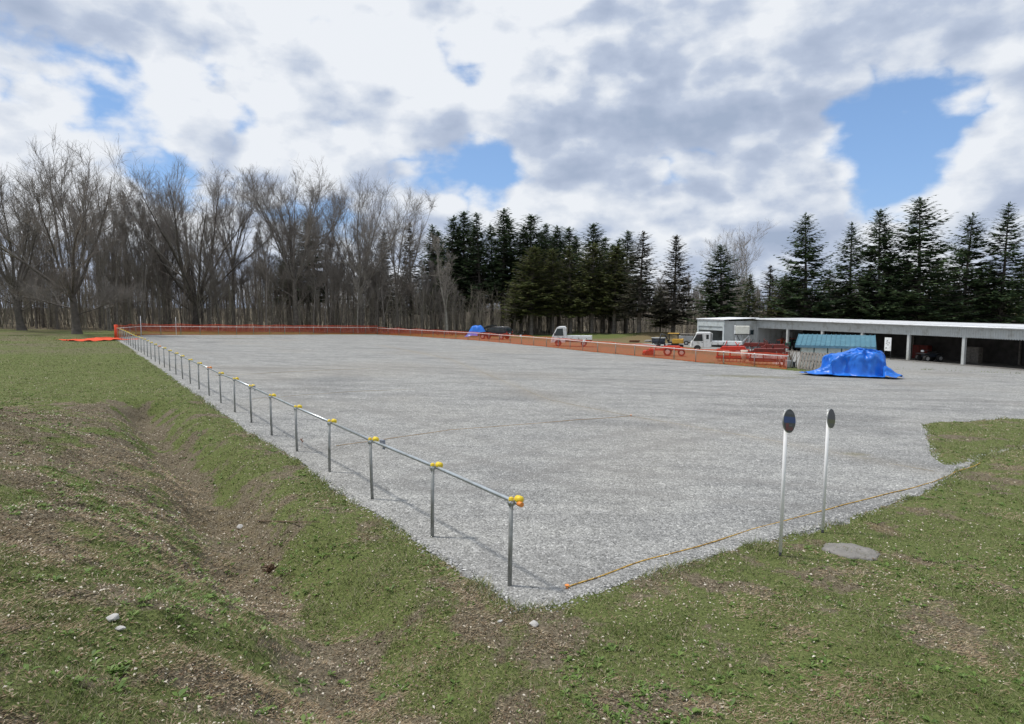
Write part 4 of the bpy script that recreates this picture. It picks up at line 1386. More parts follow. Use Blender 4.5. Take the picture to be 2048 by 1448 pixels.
# white marker poles behind the far rail
for px, py, h, lab, r_ in ((284, 671, 2.05, 'white marker pole standing at the far net near its left corner', .035), (354, 670.5, 2.0, 'thin grey marker pole second from the left corner of the far net', .02)):
    b = lotp(px, py)
    tag(MB().tube([b + Vector((0, -.15, -.1)), b + Vector((.02, -.15, h))], r_, 8).build('marker_pole', M['pole_white'], None), lab, 'pole')

# ------------------------------------------------------------------ round signs and manhole
def sign(px, py, hgt, dia, label, variant):
    b = gpt(px, py); b.z = float(H(b.x, b.y))
    root = empty('round_sign', b, 0, label, 'sign', 'round signs on white poles')
    lean = Vector((.012, 0, 0))
    k = MB(); k.tube([Vector((0, 0, .05)), Vector((0, 0, hgt)) + lean], .0215, 14); k.build('pole', M['pole_white'], root)
    k = MB(); k.tube([Vector((0, 0, -.05)), Vector((0, 0, .052))], .018, 10); k.build('pole_foot', M['dark'], root)
    nrm = rot('Z', math.radians(variant[0])) @ Vector((0, -1, 0)); nrm = (nrm + Vector((0, 0, .10))).normalized()
    z = nrm; x = Vector((0, 0, 1)).cross(z).normalized(); y = z.cross(x)
    Mx = Matrix((x, y, z)).transposed() @ rot('Z', math.radians(-9))
    c = Vector((0, 0, hgt - dia * .40)) + lean + nrm * .042
    # plate with rolled rim
    r = dia / 2
    k = MB(); n = 40
    vs = []
    for (rr, zz) in ((r * .96, .004), (r, .0), (r, -.012), (r * .95, -.012)):
        for i in range(n):
            a = 2 * math.pi * i / n; vs.append(Mx @ Vector((rr * math.cos(a), rr * math.sin(a), zz)) + c)
    fs = [(a_ * n + i, a_ * n + (i + 1) % n, (a_ + 1) * n + (i + 1) % n, (a_ + 1) * n + i) for a_ in range(3) for i in range(n)]
    fs.append(tuple(reversed(range(3 * n, 4 * n))))
    k.add(vs, fs); k.build('plate', M['galv_post'], root)

    def band(name, y0, y1, col, zz, rr=.96, x0=-1, x1=1):
        pts = []
        m_ = 16
        Rr = r * rr
        for i in range(m_ + 1):
            yy = (y0 + (y1 - y0) * i / m_) * r
            hw = math.sqrt(max(Rr * Rr - yy * yy, 0)); pts.append((min(hw, x1 * r), yy))
        for i in range(m_, -1, -1):
            yy = (y0 + (y1 - y0) * i / m_) * r
            hw = math.sqrt(max(Rr * Rr - yy * yy, 0)); pts.append((max(-hw, x0 * r), yy))
        k_ = MB(); k_.add([Mx @ Vector((a, b_, zz)) + c for a, b_ in pts], [tuple(range(len(pts)))])
        k_.build(name, mat('sign_' + name, col, .4, var=.15, scale=16), root)
    for nm, y0, y1, col, lv, x0, x1 in variant[1]:
        band(nm, y0, y1, col, .0045 + .0015 * lv, .955 - .02 * lv, x0, x1)
    k = MB()
    for s_ in (-1, 1):
        k.tube([c - nrm * .015 + Vector((0, 0, s_ * r * .45)), Vector((lean.x, 0, c.z + s_ * r * .45))], .012, 6)
    k.tube([Vector((0, 0, hgt - .012)) + lean, Vector((0, 0, hgt + .012)) + lean], .024, 10)
    k.build('bracket', M['white'], root)
    return root


sign(1560, 1116, 1.835, .295, 'round sign with a blue band and reddish lower half on the nearer white pole',
     (38, [('dark_face', -.955, .955, (.050, .055, .060), 0, -1, 1), ('grey_arc', .55, .80, (.085, .09, .11), 1, -.6, .6), ('blue_band', -.16, .34, (.018, .050, .17), 1, -1, 1),
           ('red_stroke', -.80, -.22, (.135, .035, .04), 1, -.62, -.15), ('red_block', -.78, -.5, (.115, .035, .04), 1, -.1, .5), ('pale_stroke', -.42, -.3, (.11, .10, .10), 2, -.1, .35)]))
sign(1645, 1062, 1.765, .275, 'plain dark round sign with an olive lower half on the farther white pole',
     (43, [('slate_face', -.1, .955, (.050, .053, .075), 0, -1, 1), ('olive_face', -.5, -.1, (.075, .082, .035), 0, -1, 1), ('grey_foot', -.955, -.5, (.065, .070, .062), 0, -1, 1)]))

b = gpt(1702, 1105); b.z = float(H(b.x, b.y))
V = []; n = 44
rr = [.295 * (1 + .07 * math.sin(i * .9) + .05 * R.uniform(-1, 1)) for i in range(n)]
Mt = rot('Z', -.15)
for lev, (f, z) in enumerate(((1.0, -.08), (1.0, -.002), (.94, .012), (.6, .020), (.25, .018))):
    for i in range(n):
        a = 2 * math.pi * i / n
        v = Mt @ Vector((rr[i] * f * math.cos(a) * 1.15, rr[i] * f * math.sin(a) * .98, z + .006 * R.uniform(-1, 1)))
        V.append(v)
F = [(l * n + i, l * n + (i + 1) % n, (l + 1) * n + (i + 1) % n, (l + 1) * n + i) for l in range(4) for i in range(n)] + [tuple(4 * n + i for i in range(n))]
k = MB(); k.add(V, F, True)
o = k.build('manhole_cover', M['concrete'], None, b); o.rotation_euler = (-.03, .04, 0)
tag(o, 'rough round concrete cover set in the lawn right of the white sign poles', 'manhole')

# ------------------------------------------------------------------ ropes pegged on the gravel
ropeY = mat_rand('tiger_rope', [(.60, .36, .07), (.70, .48, .12), (.50, .30, .08), (.16, .11, .06)], .8)
ropeF = mat('faded_rope', (.36, .30, .20), .85, var=.3, scale=30)


def rope(pts, r_, label, near=False, mt=None):
    P = [Vector(p) for p in pts]
    out = []
    for a, b in zip(P[:-1], P[1:]):
        n = max(2, int((b - a).length / (.014 if near else .5)))
        for i in range(n): out.append(a + (b - a) * (i / n))
    out.append(P[-1])
    res = []
    X = np.array([q.x for q in out]); Y = np.array([q.y for q in out])
    wob = (fbm(X, Y, 1.6, 2, 33) - .5) * (.10 if near else .14)
    Zs = np.maximum(lot_z(X, Y), H(X, Y)) + r_ * 1.2 + .006
    dn = (P[-1] - P[0]).normalized(); nn = Vector((-dn.y, dn.x, 0))
    base = [Vector((X[i], Y[i], Zs[i])) + nn * wob[i] + Vector((0, 0, -.018 * float(vnoise(np.array([X[i]]), np.array([Y[i]]), .9, 44)[0]))) for i in range(len(out))]
    k_ = MB()
    if near:
        T = TB()
        col = []
        for ph in (0, 2 * math.pi / 3, 4 * math.pi / 3):
            for s_ in range(0, len(base) - 5, 4):       # short lays of yellow and black strand
                seg = base[s_:s_ + 6]
                T.tube([tuple(q + nn * math.cos((s_ + i) * .55 + ph) * r_ * .8 + Vector((0, 0, math.sin((s_ + i) * .55 + ph) * r_ * .8))) for i, q in enumerate(seg)], [r_ * .65] * len(seg), 4)
        me = T.mesh('rope', ropeY); o_ = link('rope', me)
    else:
        k_.tube(base, r_, 4); o_ = k_.build('rope', mt or ropeF, None)
    tag(o_, label, 'rope', 'ropes pegged on the gravel')


rope([lotp(1133, 1176), lotp(1290, 1125), lotp(1400, 1093), lotp(1500, 1062), lotp(1640, 1024), lotp(1869, 966), lotp(1960, 925)], .0065,
     'yellow and black twisted rope along the near edge of the gravel beside the lawn', True)
rope([lotp(672, 892), lotp(900, 860), lotp(1262, 832)], .007, 'nearest straight rope running right from the pipe fence across the gravel', mt=mat('orange_faded_rope', (.40, .28, .16), .85, var=.3, scale=20))
rope([lotp(500, 798), lotp(700, 784), lotp(830, 778)], .008, 'second rope from the front reaching out from the pipe fence')
rope([lotp(430, 752), lotp(640, 741), lotp(740, 737)], .008, 'third rope from the front reaching out from the pipe fence')
rope([Vector((*q_, 0)) for q_ in DIV], .005, 'long faded rope down the middle of the lot from the lawn point')
for (px, py, lab) in ((1134, 1177, 'orange peg at the front end of the twisted rope'), (1262, 832, 'orange peg at the inner end of the nearest straight rope')):
    b = lotp(px, py)
    k = MB(); k.tube([b + Vector((0, 0, -.03)), b + Vector((0, 0, .03))], .012, 8); k.tube([b + Vector((0, 0, .03)), b + Vector((0, 0, .042))], .026, 8)
    tag(k.build('peg', M['orange_cap'], None), lab, 'peg')

# ------------------------------------------------------------------ odd things on the banks
def rock(px, py, r_, lab, m_, seed, cat='stone', name='stone', dz=0):
    v = gpt(px, py)
    for _ in range(12):                       # walk down the ray until the ground is met
        d = pix_dir(px, py); z = float(H(v.x, v.y)); kk = (z - CAMZ) / d.z
        v = Vector((d.x * kk, d.y * kk, z))
    rs = np.random.default_rng(seed)
    k_ = MB(); k_.ell((0, 0, 0), (1, 1, 1), 14, 10)
    V_ = np.array(k_.v); nrm = V_ / np.linalg.norm(V_, axis=1)[:, None]
    a = rs.normal(0, 1, (14, 3)); a /= np.linalg.norm(a, axis=1)[:, None]
    cut = rs.uniform(.62, .9, 14)
    sc = np.ones(len(V_))
    for A, c_ in zip(a, cut):
        q_ = nrm @ A; sc = np.minimum(sc, np.where(q_ > 0, c_ / np.maximum(q_, 1e-3), 9))
    V_ = nrm * np.minimum(sc, 1.05)[:, None] * np.array(r_)[None]
    k_.v = [tuple(q_) for q_ in V_]; k_.sm = [False] * len(k_.f)
    o_ = k_.build(name, m_, None, v + Vector((0, 0, r_[2] * .45 + dz)))
    o_.rotation_euler = (0, 0, rs.uniform(0, 3))
    tag(o_, lab, cat)
    return o_


rock(480, 1055, (.085, .05, .035), 'flat white stone lying in the middle of the ditch', M['stone'], 1)
rock(1068, 1251, (.055, .05, .035), 'pale grey stone in the lawn below the first post of the pipe fence', M['stone'], 2)
rock(226, 1240, (.055, .045, .035), 'bluish grey stone at the lower left of the bank', M['stone'], 3)
rock(240, 1258, (.05, .025, .016), 'flat pale stone just below the bluish grey one', M['stone'], 4)
rock(358, 1028, (.03, .025, .02), 'small grey stone halfway up the left bank', M['stone'], 5)
rock(1000, 1244, (.035, .02, .018), 'small grey green stone left of the pale grey one', M['stone'], 6)
o = rock(541, 1143, (.085, .07, .055), 'dark brown clump of roots and earth on the ditch floor', M['root'], 7, 'root clump', 'root_clump')
k = MB()
for i in range(26):
    a = R.uniform(0, 6.28); e_ = R.uniform(-.2, 1.2)
    c_ = o.location + Vector((math.cos(a) * .07 * math.cos(e_), math.sin(a) * .06 * math.cos(e_), .05 * math.sin(e_)))
    k.tube([c_ - o.location, c_ - o.location + Vector((R.uniform(-.05, .05), R.uniform(-.05, .05), R.uniform(-.01, .03)))], [.012, .005], 4)
k.build('root_fibres', M['root'], o)
rock(575, 1152, (.05, .035, .02), 'small dark crumb of earth right of the root clump', M['root'], 8, 'root clump', 'root_clump')
for (pts, lab, r_) in ((((515, 1044), (575, 1046), (640, 1047)), 'dark dead stick lying across the ditch slope', .011), (((1010, 1243), (985, 1268), (1003, 1290)), 'thin bent twig on the grass at the bottom', .004)):
    q = []
    for (px, py) in pts:
        v = gpt(px, py)
        for _ in range(12):
            d = pix_dir(px, py); z = float(H(v.x, v.y)); kk = (z - CAMZ) / d.z; v = Vector((d.x * kk, d.y * kk, z))
        q.append(v + Vector((0, 0, .02)))
    tag(MB().tube(q, [r_, r_ * .8, r_ * .5], 6).build('stick', M['stick'], None), lab, 'stick')
# withered weed on the lip of the ditch
b = lotp(604, 895); b.z = float(H(b.x, b.y))
k = MB(); k.tube([b, b + Vector((0, 0, .22))], [.004, .003], 4)
for i in range(7):
    a = i * .9; k.tube([b + Vector((0, 0, .18 + .01 * i)), b + Vector((.035 * math.cos(a), .035 * math.sin(a), .21 + .012 * i))], [.004, .008], 4)
tag(k.build('dry_weed', mat('reddish_dry_weed', (.25, .11, .06), .9), None), 'reddish withered weed stalk on the ditch lip below the fence', 'weed')

# ------------------------------------------------------------------ buildings
SH0 = Vector((27.3, 70.7, 0)); SHD = Vector((.31, -.951, 0)).normalized(); SHN = Vector((-SHD.y * -1, SHD.x * -1, 0))
SHN = Vector((-.951, -.31, 0)).normalized()          # outwards, toward the lot
SHY_ = math.atan2(SHD.y, SHD.x)
ROOFZ = 1.72
shed = empty('machinery_shed', (SH0.x, SH0.y, G0(SH0.x, SH0.y)), SHY_, 'long open fronted machinery shed with white roof edge and pale posts', 'shed')
# local frame: +x along the front, +y is away from... (left of x)
ly = -1 if (rot('Z', SHY_) @ Vector((0, 1, 0))).dot(SHN) > 0 else 1     # into the building


def gl(x, y=0):
    w = rot('Z', SHY_) @ Vector((x, y, 0)) + SH0
    return float(H(w.x, w.y)) - G0(SH0.x, SH0.y)


roofl = ROOFZ - G0(SH0.x, SH0.y)
LEN = 38.0; DEP = 6.5
sl = -.006
bay = 4.68
for i in range(9):
    x = .12 + i * bay
    if x > LEN: break
    MB().bev((x, ly * .14, (gl(x) + roofl - 1.0) / 2), (.22, .22, roofl - 1.0 - gl(x) + .12), .012).build('post', M['shedwall'], shed)
# fascia in ribbed sheets
nsh = 42
f0 = MB(); f0.box((LEN / 2, ly * .06, roofl - .53 + sl * LEN / 2), (LEN, .03, .80)); 
fo = f0.build('fascia', M['shedwall'], shed)
k = MB()
for i in range(int(LEN / .18)):
    x = .09 + i * .18
    k.box((x, ly * .03, roofl - .53 + sl * x), (.05, .028, .80))
k.build('fascia_ribs', M['shedwall'], fo)
MB().prism([(0 - .45, roofl - .13), (LEN + .3, roofl - .13 + sl * LEN), (LEN + .3, roofl + .03 + sl * LEN), (-.45, roofl + .03)], -ly * .28, ly * (DEP + .3)).build('roof', M['roofwhite'], shed)
MB().tube([(-.45, -ly * .33, roofl - .08), (LEN + .3, -ly * .33, roofl - .08 + sl * LEN)], .06, 8).build('gutter', M['roofwhite'], shed)
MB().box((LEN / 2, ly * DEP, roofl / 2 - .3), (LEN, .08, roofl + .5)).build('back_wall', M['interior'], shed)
MB().box((.05, ly * (DEP / 2 + .2), roofl / 2 - .3), (.08, DEP - .2, roofl + .4)).build('end_wall', M['shedwall'], shed)
MB().box((LEN, ly * DEP / 2, roofl / 2 - .3), (.08, DEP - .2, roofl + .4)).build('end_wall', M['shedwall'], shed)
for i in range(1, 8):
    x = .12 + i * bay
    MB().box((x, ly * (DEP - .2), roofl / 2 - .1), (.12, .12, roofl)).build('inner_post', M['wood'], shed)
    MB().box((x, ly * DEP / 2, roofl - .32), (.1, DEP - .3, .2)).build('roof_beam', M['wood'], shed)
# earth floor and the pale sill that shows between the right hand posts
V = [(x, ly * y, gl(x, ly * y) + .03) for x in np.linspace(0, LEN, 30) for y in (.3, DEP)]
F = [(2 * i, 2 * i + 1, 2 * i + 3, 2 * i + 2) for i in range(29)]
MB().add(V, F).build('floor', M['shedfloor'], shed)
V = []
for x in np.linspace(0, LEN, 30):
    for (y, z) in ((.02, -.1), (.02, .075), (.30, .075), (.30, -.1)): V.append((x, ly * y, gl(x) + z))
F = [(4 * i + a, 4 * i + a + 1, 4 * i + 5 + a, 4 * i + 4 + a) for i in range(29) for a in range(3)]
MB().add(V, F).build('sill', M['concrete'], shed)

# ---- end building with roller door (corner nearest to the lot)
CB = Vector((23.3, 69.4, 0)); fz = G0(CB.x, CB.y)
bd = empty('roller_door_building', (CB.x, CB.y, fz), SHY_, 'small pale building with half open roller door at the left end of the shed', 'building')
hB = 3.1; Lf = 5.0; Dp = 4.35
# local: -x runs back along the door face, ly*y runs to the shed
MB().box((-.13, ly * .04, hB / 2 - .1), (.26, .08, hB)).build('corner_post', M['shedwall2'], bd)
MB().box((-Lf + .13, ly * .04, hB / 2 - .1), (.26, .08, hB)).build('corner_post', M['shedwall2'], bd)
MB().box((-Lf / 2, ly * .04, hB - .42), (Lf - .52, .08, .62)).build('door_header', M['shedwall2'], bd)
k = MB()
for i in range(4): k.bev((-Lf / 2, ly * .10, hB - .80 - i * .11), (Lf - .54, .03, .10), .008)
k.build('roller_door', M['shedwall2'], bd)
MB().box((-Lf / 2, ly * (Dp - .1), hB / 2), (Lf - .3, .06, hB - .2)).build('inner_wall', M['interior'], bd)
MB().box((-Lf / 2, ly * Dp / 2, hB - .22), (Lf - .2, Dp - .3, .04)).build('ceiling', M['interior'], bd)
wl = MB(); wl.box((-.02, ly * (Dp / 2 + .08), hB / 2 - .12), (.05, Dp - .08, hB + .02)); w_ = wl.build('side_wall', M['shedwall'], bd)
k = MB()
for i in range(29): k.box((.018, ly * (.22 + i * .145), hB / 2 - .12), (.024, .06, hB))
k.build('wall_ribs', M['shedwall'], w_)
MB().box((-Lf + .02, ly * (Dp / 2 + .08), hB / 2 - .12), (.05, Dp - .08, hB + .02)).build('side_wall', M['shedwall2'], bd)
# roof with corrugated edge
k = MB(); nc = 26; V = []
for i in range(nc * 2 + 1):
    y = -.12 + i * (Dp + .2) / (nc * 2)
    z = hB + .03 + .045 * (i % 2) + y * .03
    V += [(.32, ly * y, z), (-Lf - .1, ly * y, z), (.32, ly * y, z + .035), (-Lf - .1, ly * y, z + .035)]
F = []
for i in range(nc * 2):
    a = i * 4; b = a + 4
    F += [(a, a + 1, b + 1, b), (a + 2, b + 2, b + 3, a + 3), (a, b, b + 2, a + 2), (a + 1, a + 3, b + 3, b + 1)]
k.add(V, F); k.build('roof', M['roofwhite'], bd)
MB().box((-Lf / 2, -ly * .03, hB - .04), (Lf, .05, .12)).build('roof_edge', M['roofwhite'], bd)
wf = MB(); wf.bev((.05, ly * 3.45, 1.72), (.04, .92, .62), .01); wo = wf.build('window', M['alu'], bd)
for s_ in (-1, 1): MB().box((.072, ly * (3.45 + s_ * .22), 1.72), (.012, .40, .52)).build('pane', M['glass'], wo)

# ---- the small hut with the blue green roof
A = lotp(1600, 735.5); Bp = lotp(1738, 743)
hutz = G0(A.x, A.y)
ax = Vector((Bp.x - A.x, Bp.y - A.y, 0)); W = ax.length; hy = math.atan2(ax.y, ax.x)
hut = empty('storage_hut', (A.x, A.y, hutz), hy, 'low pale green storage hut with a sloping blue metal roof behind the pallet', 'hut')
dzr = (Bp.z - A.z)
D2 = 2.1; h1 = 1.55; h2 = 2.02
npan = 5
for i in range(npan):
    w1 = W / npan
    MB().bev((w1 * (i + .5), 0, h1 / 2 - .1), (w1 - .07, .05, h1 + .15), .006).build('wall_panel', M['hutwall'], hut)
for i in range(npan + 1):
    MB().box((min(max(W / npan * i, .03), W - .03), .012, h1 / 2 - .1), (.075, .07, h1 + .16)).build('frame_post', M['hutframe'], hut)
for xx in (0, W):
    MB().prism([(0, -.25), (D2, -.25), (D2, h2 - .04), (0, h1 - .04)], -.03, .03, rot('Z', math.pi / 2), (xx, 0, 0)).build('side_wall', M['hutwall'], hut)
MB().box((W / 2, D2, h2 / 2 - .1), (W, .05, h2)).build('back_wall', M['hutwall'], hut)
rf = MB(); sp_ = (h2 - h1) / D2
ov = .33
V = [(-ov, -ov, h1 - sp_ * ov), (W + ov, -ov, h1 - sp_ * ov), (W + ov, D2 + ov, h2 + sp_ * ov), (-ov, D2 + ov, h2 + sp_ * ov)]
V += [(a, b, c + .05) for a, b, c in V]
rf.add(V, [(0, 1, 2, 3), (7, 6, 5, 4), (0, 4, 5, 1), (1, 5, 6, 2), (2, 6, 7, 3), (3, 7, 4, 0)])
ro = rf.build('roof', M['hutroof'], hut)
ns = 16
for i in range(ns + 1):
    x = -ov + .03 + (W + 2 * ov - .06) * i / ns
    k = MB(); V = []
    for (y, z) in ((-ov, h1 - sp_ * ov), (D2 + ov, h2 + sp_ * ov)):
        for dx in (-.018, .018):
            for dz_ in (.052, .092): V.append((x + dx, y, z + dz_))
    k.add(V, [(0, 1, 3, 2), (4, 6, 7, 5), (0, 4, 5, 1), (2, 3, 7, 6), (1, 5, 7, 3)])
    k.build('seam', M['hutroof'], ro)
MB().box((W / 2, -ov - .02, h1 - sp_ * ov - .025), (W + 2 * ov, .04, .16)).build('eave_board', mat('blue_grey_eave', (.10, .22, .30), .5, dirt=(.2, .3, .36), dscale=3), hut)

# ---- pallet leaning on the hut
b0 = lotp(1594, 738.5); b1 = lotp(1652, 743.5)
ax2 = Vector((b1.x - b0.x, b1.y - b0.y, 0)); pw = ax2.length; py_ = math.atan2(ax2.y, ax2.x)
pal = empty('wooden_pallet', (b0.x, b0.y, float(H(b0.x, b0.y)) + .02), py_, 'grey wooden pallet leaning against the front of the small hut', 'pallet')
lean = rot('X', -math.radians(20))
for i in range(9):
    x = pw * (i + .5) / 9
    MB().bev(lean @ Vector((x, -.03, .56)), (pw / 9 - .055, .025, 1.13 + R.uniform(-.03, .03)), .004, lean).build('slat', M['wood'], pal)
for z in (.1, .56, 1.02):
    MB().bev(lean @ Vector((pw / 2, .04, z)), (pw, .09, .09), .006, lean).build('bearer', M['wood'], pal)

# ---- blue tarpaulin over a machine
tl = lotp(1640, 752); tr = lotp(1798, 759)
tc_ = (tl + tr) / 2; tang = math.atan2(tr.y - tl.y, tr.x - tl.x)
TX = 2.85; TY = 1.7


def tarp_h(u, v):
    """u along, v depth (front is -1)"""
    def edge(x, a, w_): return 1 / (1 + np.exp(-(x - a) / w_))
    top = np.interp(u, [-1.35, -1.1, -.5, .1, .5, .9, 1.45, 1.72, 2.0], [1.12, 1.18, 1.24, 1.45, 1.60, 1.52, 1.46, 1.38, 1.05])
    top = top - .10 * np.abs(v) - .10 * np.clip(-v - .2, 0, 1)
    wl_ = edge(u, -1.22 - .12 * np.sin(v * 4), .05) * edge(-u, -1.78 - .1 * np.sin(v * 5 + 1), .05)
    wf_ = edge(v, -.80 - .10 * np.sin(u * 3.1) - .05 * np.sin(u * 7.3), .055) * edge(-v, -.85, .05)
    body = top * wl_ * wf_
    sk = .42 * np.exp(-np.clip(-1.22 - u, 0, 9) * 2.4) * (u < -1.1) + .46 * np.exp(-np.clip(u - 1.7, 0, 9) * 1.7) * (u > 1.55) + .17 * np.exp(-np.clip(-.8 - v, 0, 9) * 6) * (v < -.7)
    h = np.maximum(body, sk * np.exp(-np.clip(np.abs(v) - .9, 0, 3) * 3.5) * np.exp(-np.clip(np.abs(u) - 1.9, 0, 3) * .8))
    return h


nu, nv = 210, 120
uu, vv = np.meshgrid(np.linspace(-TX, TX, nu), np.linspace(-1.45, 1.25, nv))
hh = tarp_h(uu, vv)
n1_ = fbm(uu * 1.0 + 9, vv + hh * 1.2, .75, 4, 51)
r1_ = 1 - np.abs(2 * fbm(uu + 3 + hh * .3, vv * .5 + hh * .45, .8, 3, 52) - 1)
r2_ = 1 - np.abs(2 * fbm(uu * .9 - hh * .4, vv + hh * 1.1, .35, 2, 57) - 1)
steep = np.clip(hh * (1.7 - hh) * 1.6, 0, 1)
hh2 = hh + (n1_ - .5) * .10 * np.clip(hh, .25, 1) + (r1_ ** 5 - .3) * .07 * np.clip(hh, .2, 1) + (r2_ ** 6) * .015
dv_ = -(r1_ ** 4 * .26 + (r2_ ** 4) * .05 + (n1_ - .5) * .28) * np.clip(hh, .1, 1.0)
du_ = (fbm(uu + 7, vv + hh, .5, 3, 54) - .5) * .22 * np.clip(hh, .2, 1)
ca, sa = math.cos(tang), math.sin(tang)
ol = np.hypot(np.clip(np.abs(uu) - 2.0, 0, 9) * .8, np.clip(np.abs(vv) - 1.0, 0, 9))
LX = uu + du_; LY = vv + dv_ * (vv < .3)
WX = tc_.x + LX * ca - LY * sa; WY = tc_.y + 1.1 + LX * sa + LY * ca
WZ = -.024 * WX - .014 * WY + .05 + np.maximum(hh2, .015 + .10 * n1_ ** 2 + .03 * r2_)
i = np.arange(nu - 1)[None, :] + np.arange(nv - 1)[:, None] * nu
F = np.stack([i, i + 1, i + 1 + nu, i + nu], -1).reshape(-1, 4)
cu = (uu[:-1, :-1] + uu[1:, 1:]).ravel() / 2; cv = (vv[:-1, :-1] + vv[1:, 1:]).ravel() / 2
bound = (np.abs(cu - .0) < 1.95 + .75 * (1 - np.clip(np.abs(cv + .35) / 1.0, 0, 1)) * np.where(cu > 0, 1.0, .95) + .15 * vnoise(cv, cu, .4, 55)) & (cv > -1.13 - .22 * vnoise(cu, cv * 0, .7, 56)) & (cv < 1.1)
Vt = np.stack([WX, WY, WZ], -1).reshape(-1, 3); F = F[bound]
used = np.zeros(len(Vt), bool); used[F.ravel()] = True; idx = np.cumsum(used) - 1
me = mesh_np('tarpaulin', Vt[used], idx[F], M['tarp'], True, 4)
tp = link('tarpaulin', me)
sol = tp.modifiers.new('thick', 'SOLIDIFY'); sol.thickness = .012
tag(tp, 'bright blue tarpaulin draped over a machine in front of the small hut', 'tarpaulin')

# ------------------------------------------------------------------ vehicles
def wheel(parent, x, y, z, r_, w_, hub=None, sd=1):
    k_ = MB()
    k_.tube([(x, y - w_ / 2, z), (x, y - w_ / 2 + .02, z), (x, y + w_ / 2 - .02, z), (x, y + w_ / 2, z)], [r_ * .94, r_, r_, r_ * .94], 20)
    o_ = k_.build('wheel', M['black'], parent)
    h_ = MB(); yy = y + sd * (w_ / 2 + .004)
    h_.tube([(x, yy - sd * .03, z), (x, yy, z)], [r_ * .60, r_ * .56], 14)
    h_.tube([(x, yy, z), (x, yy + sd * .015, z)], [r_ * .2, r_ * .16], 8)
    h_.build('rim', hub or M['chrome'], o_)
    return o_


def quadp(parent, name, pts, m_, th=.012, nrm=(0, -1, 0)):
    n_ = Vector(nrm); P_ = [Vector(p) for p in pts]
    k_ = MB(); m2 = len(P_)
    k_.add(P_ + [p + n_ * th for p in P_], [tuple(range(m2)), tuple(reversed(range(m2, 2 * m2)))] + [(i_, (i_ + 1) % m2, (i_ + 1) % m2 + m2, i_ + m2) for i_ in range(m2)])
    return k_.build(name, m_, parent)


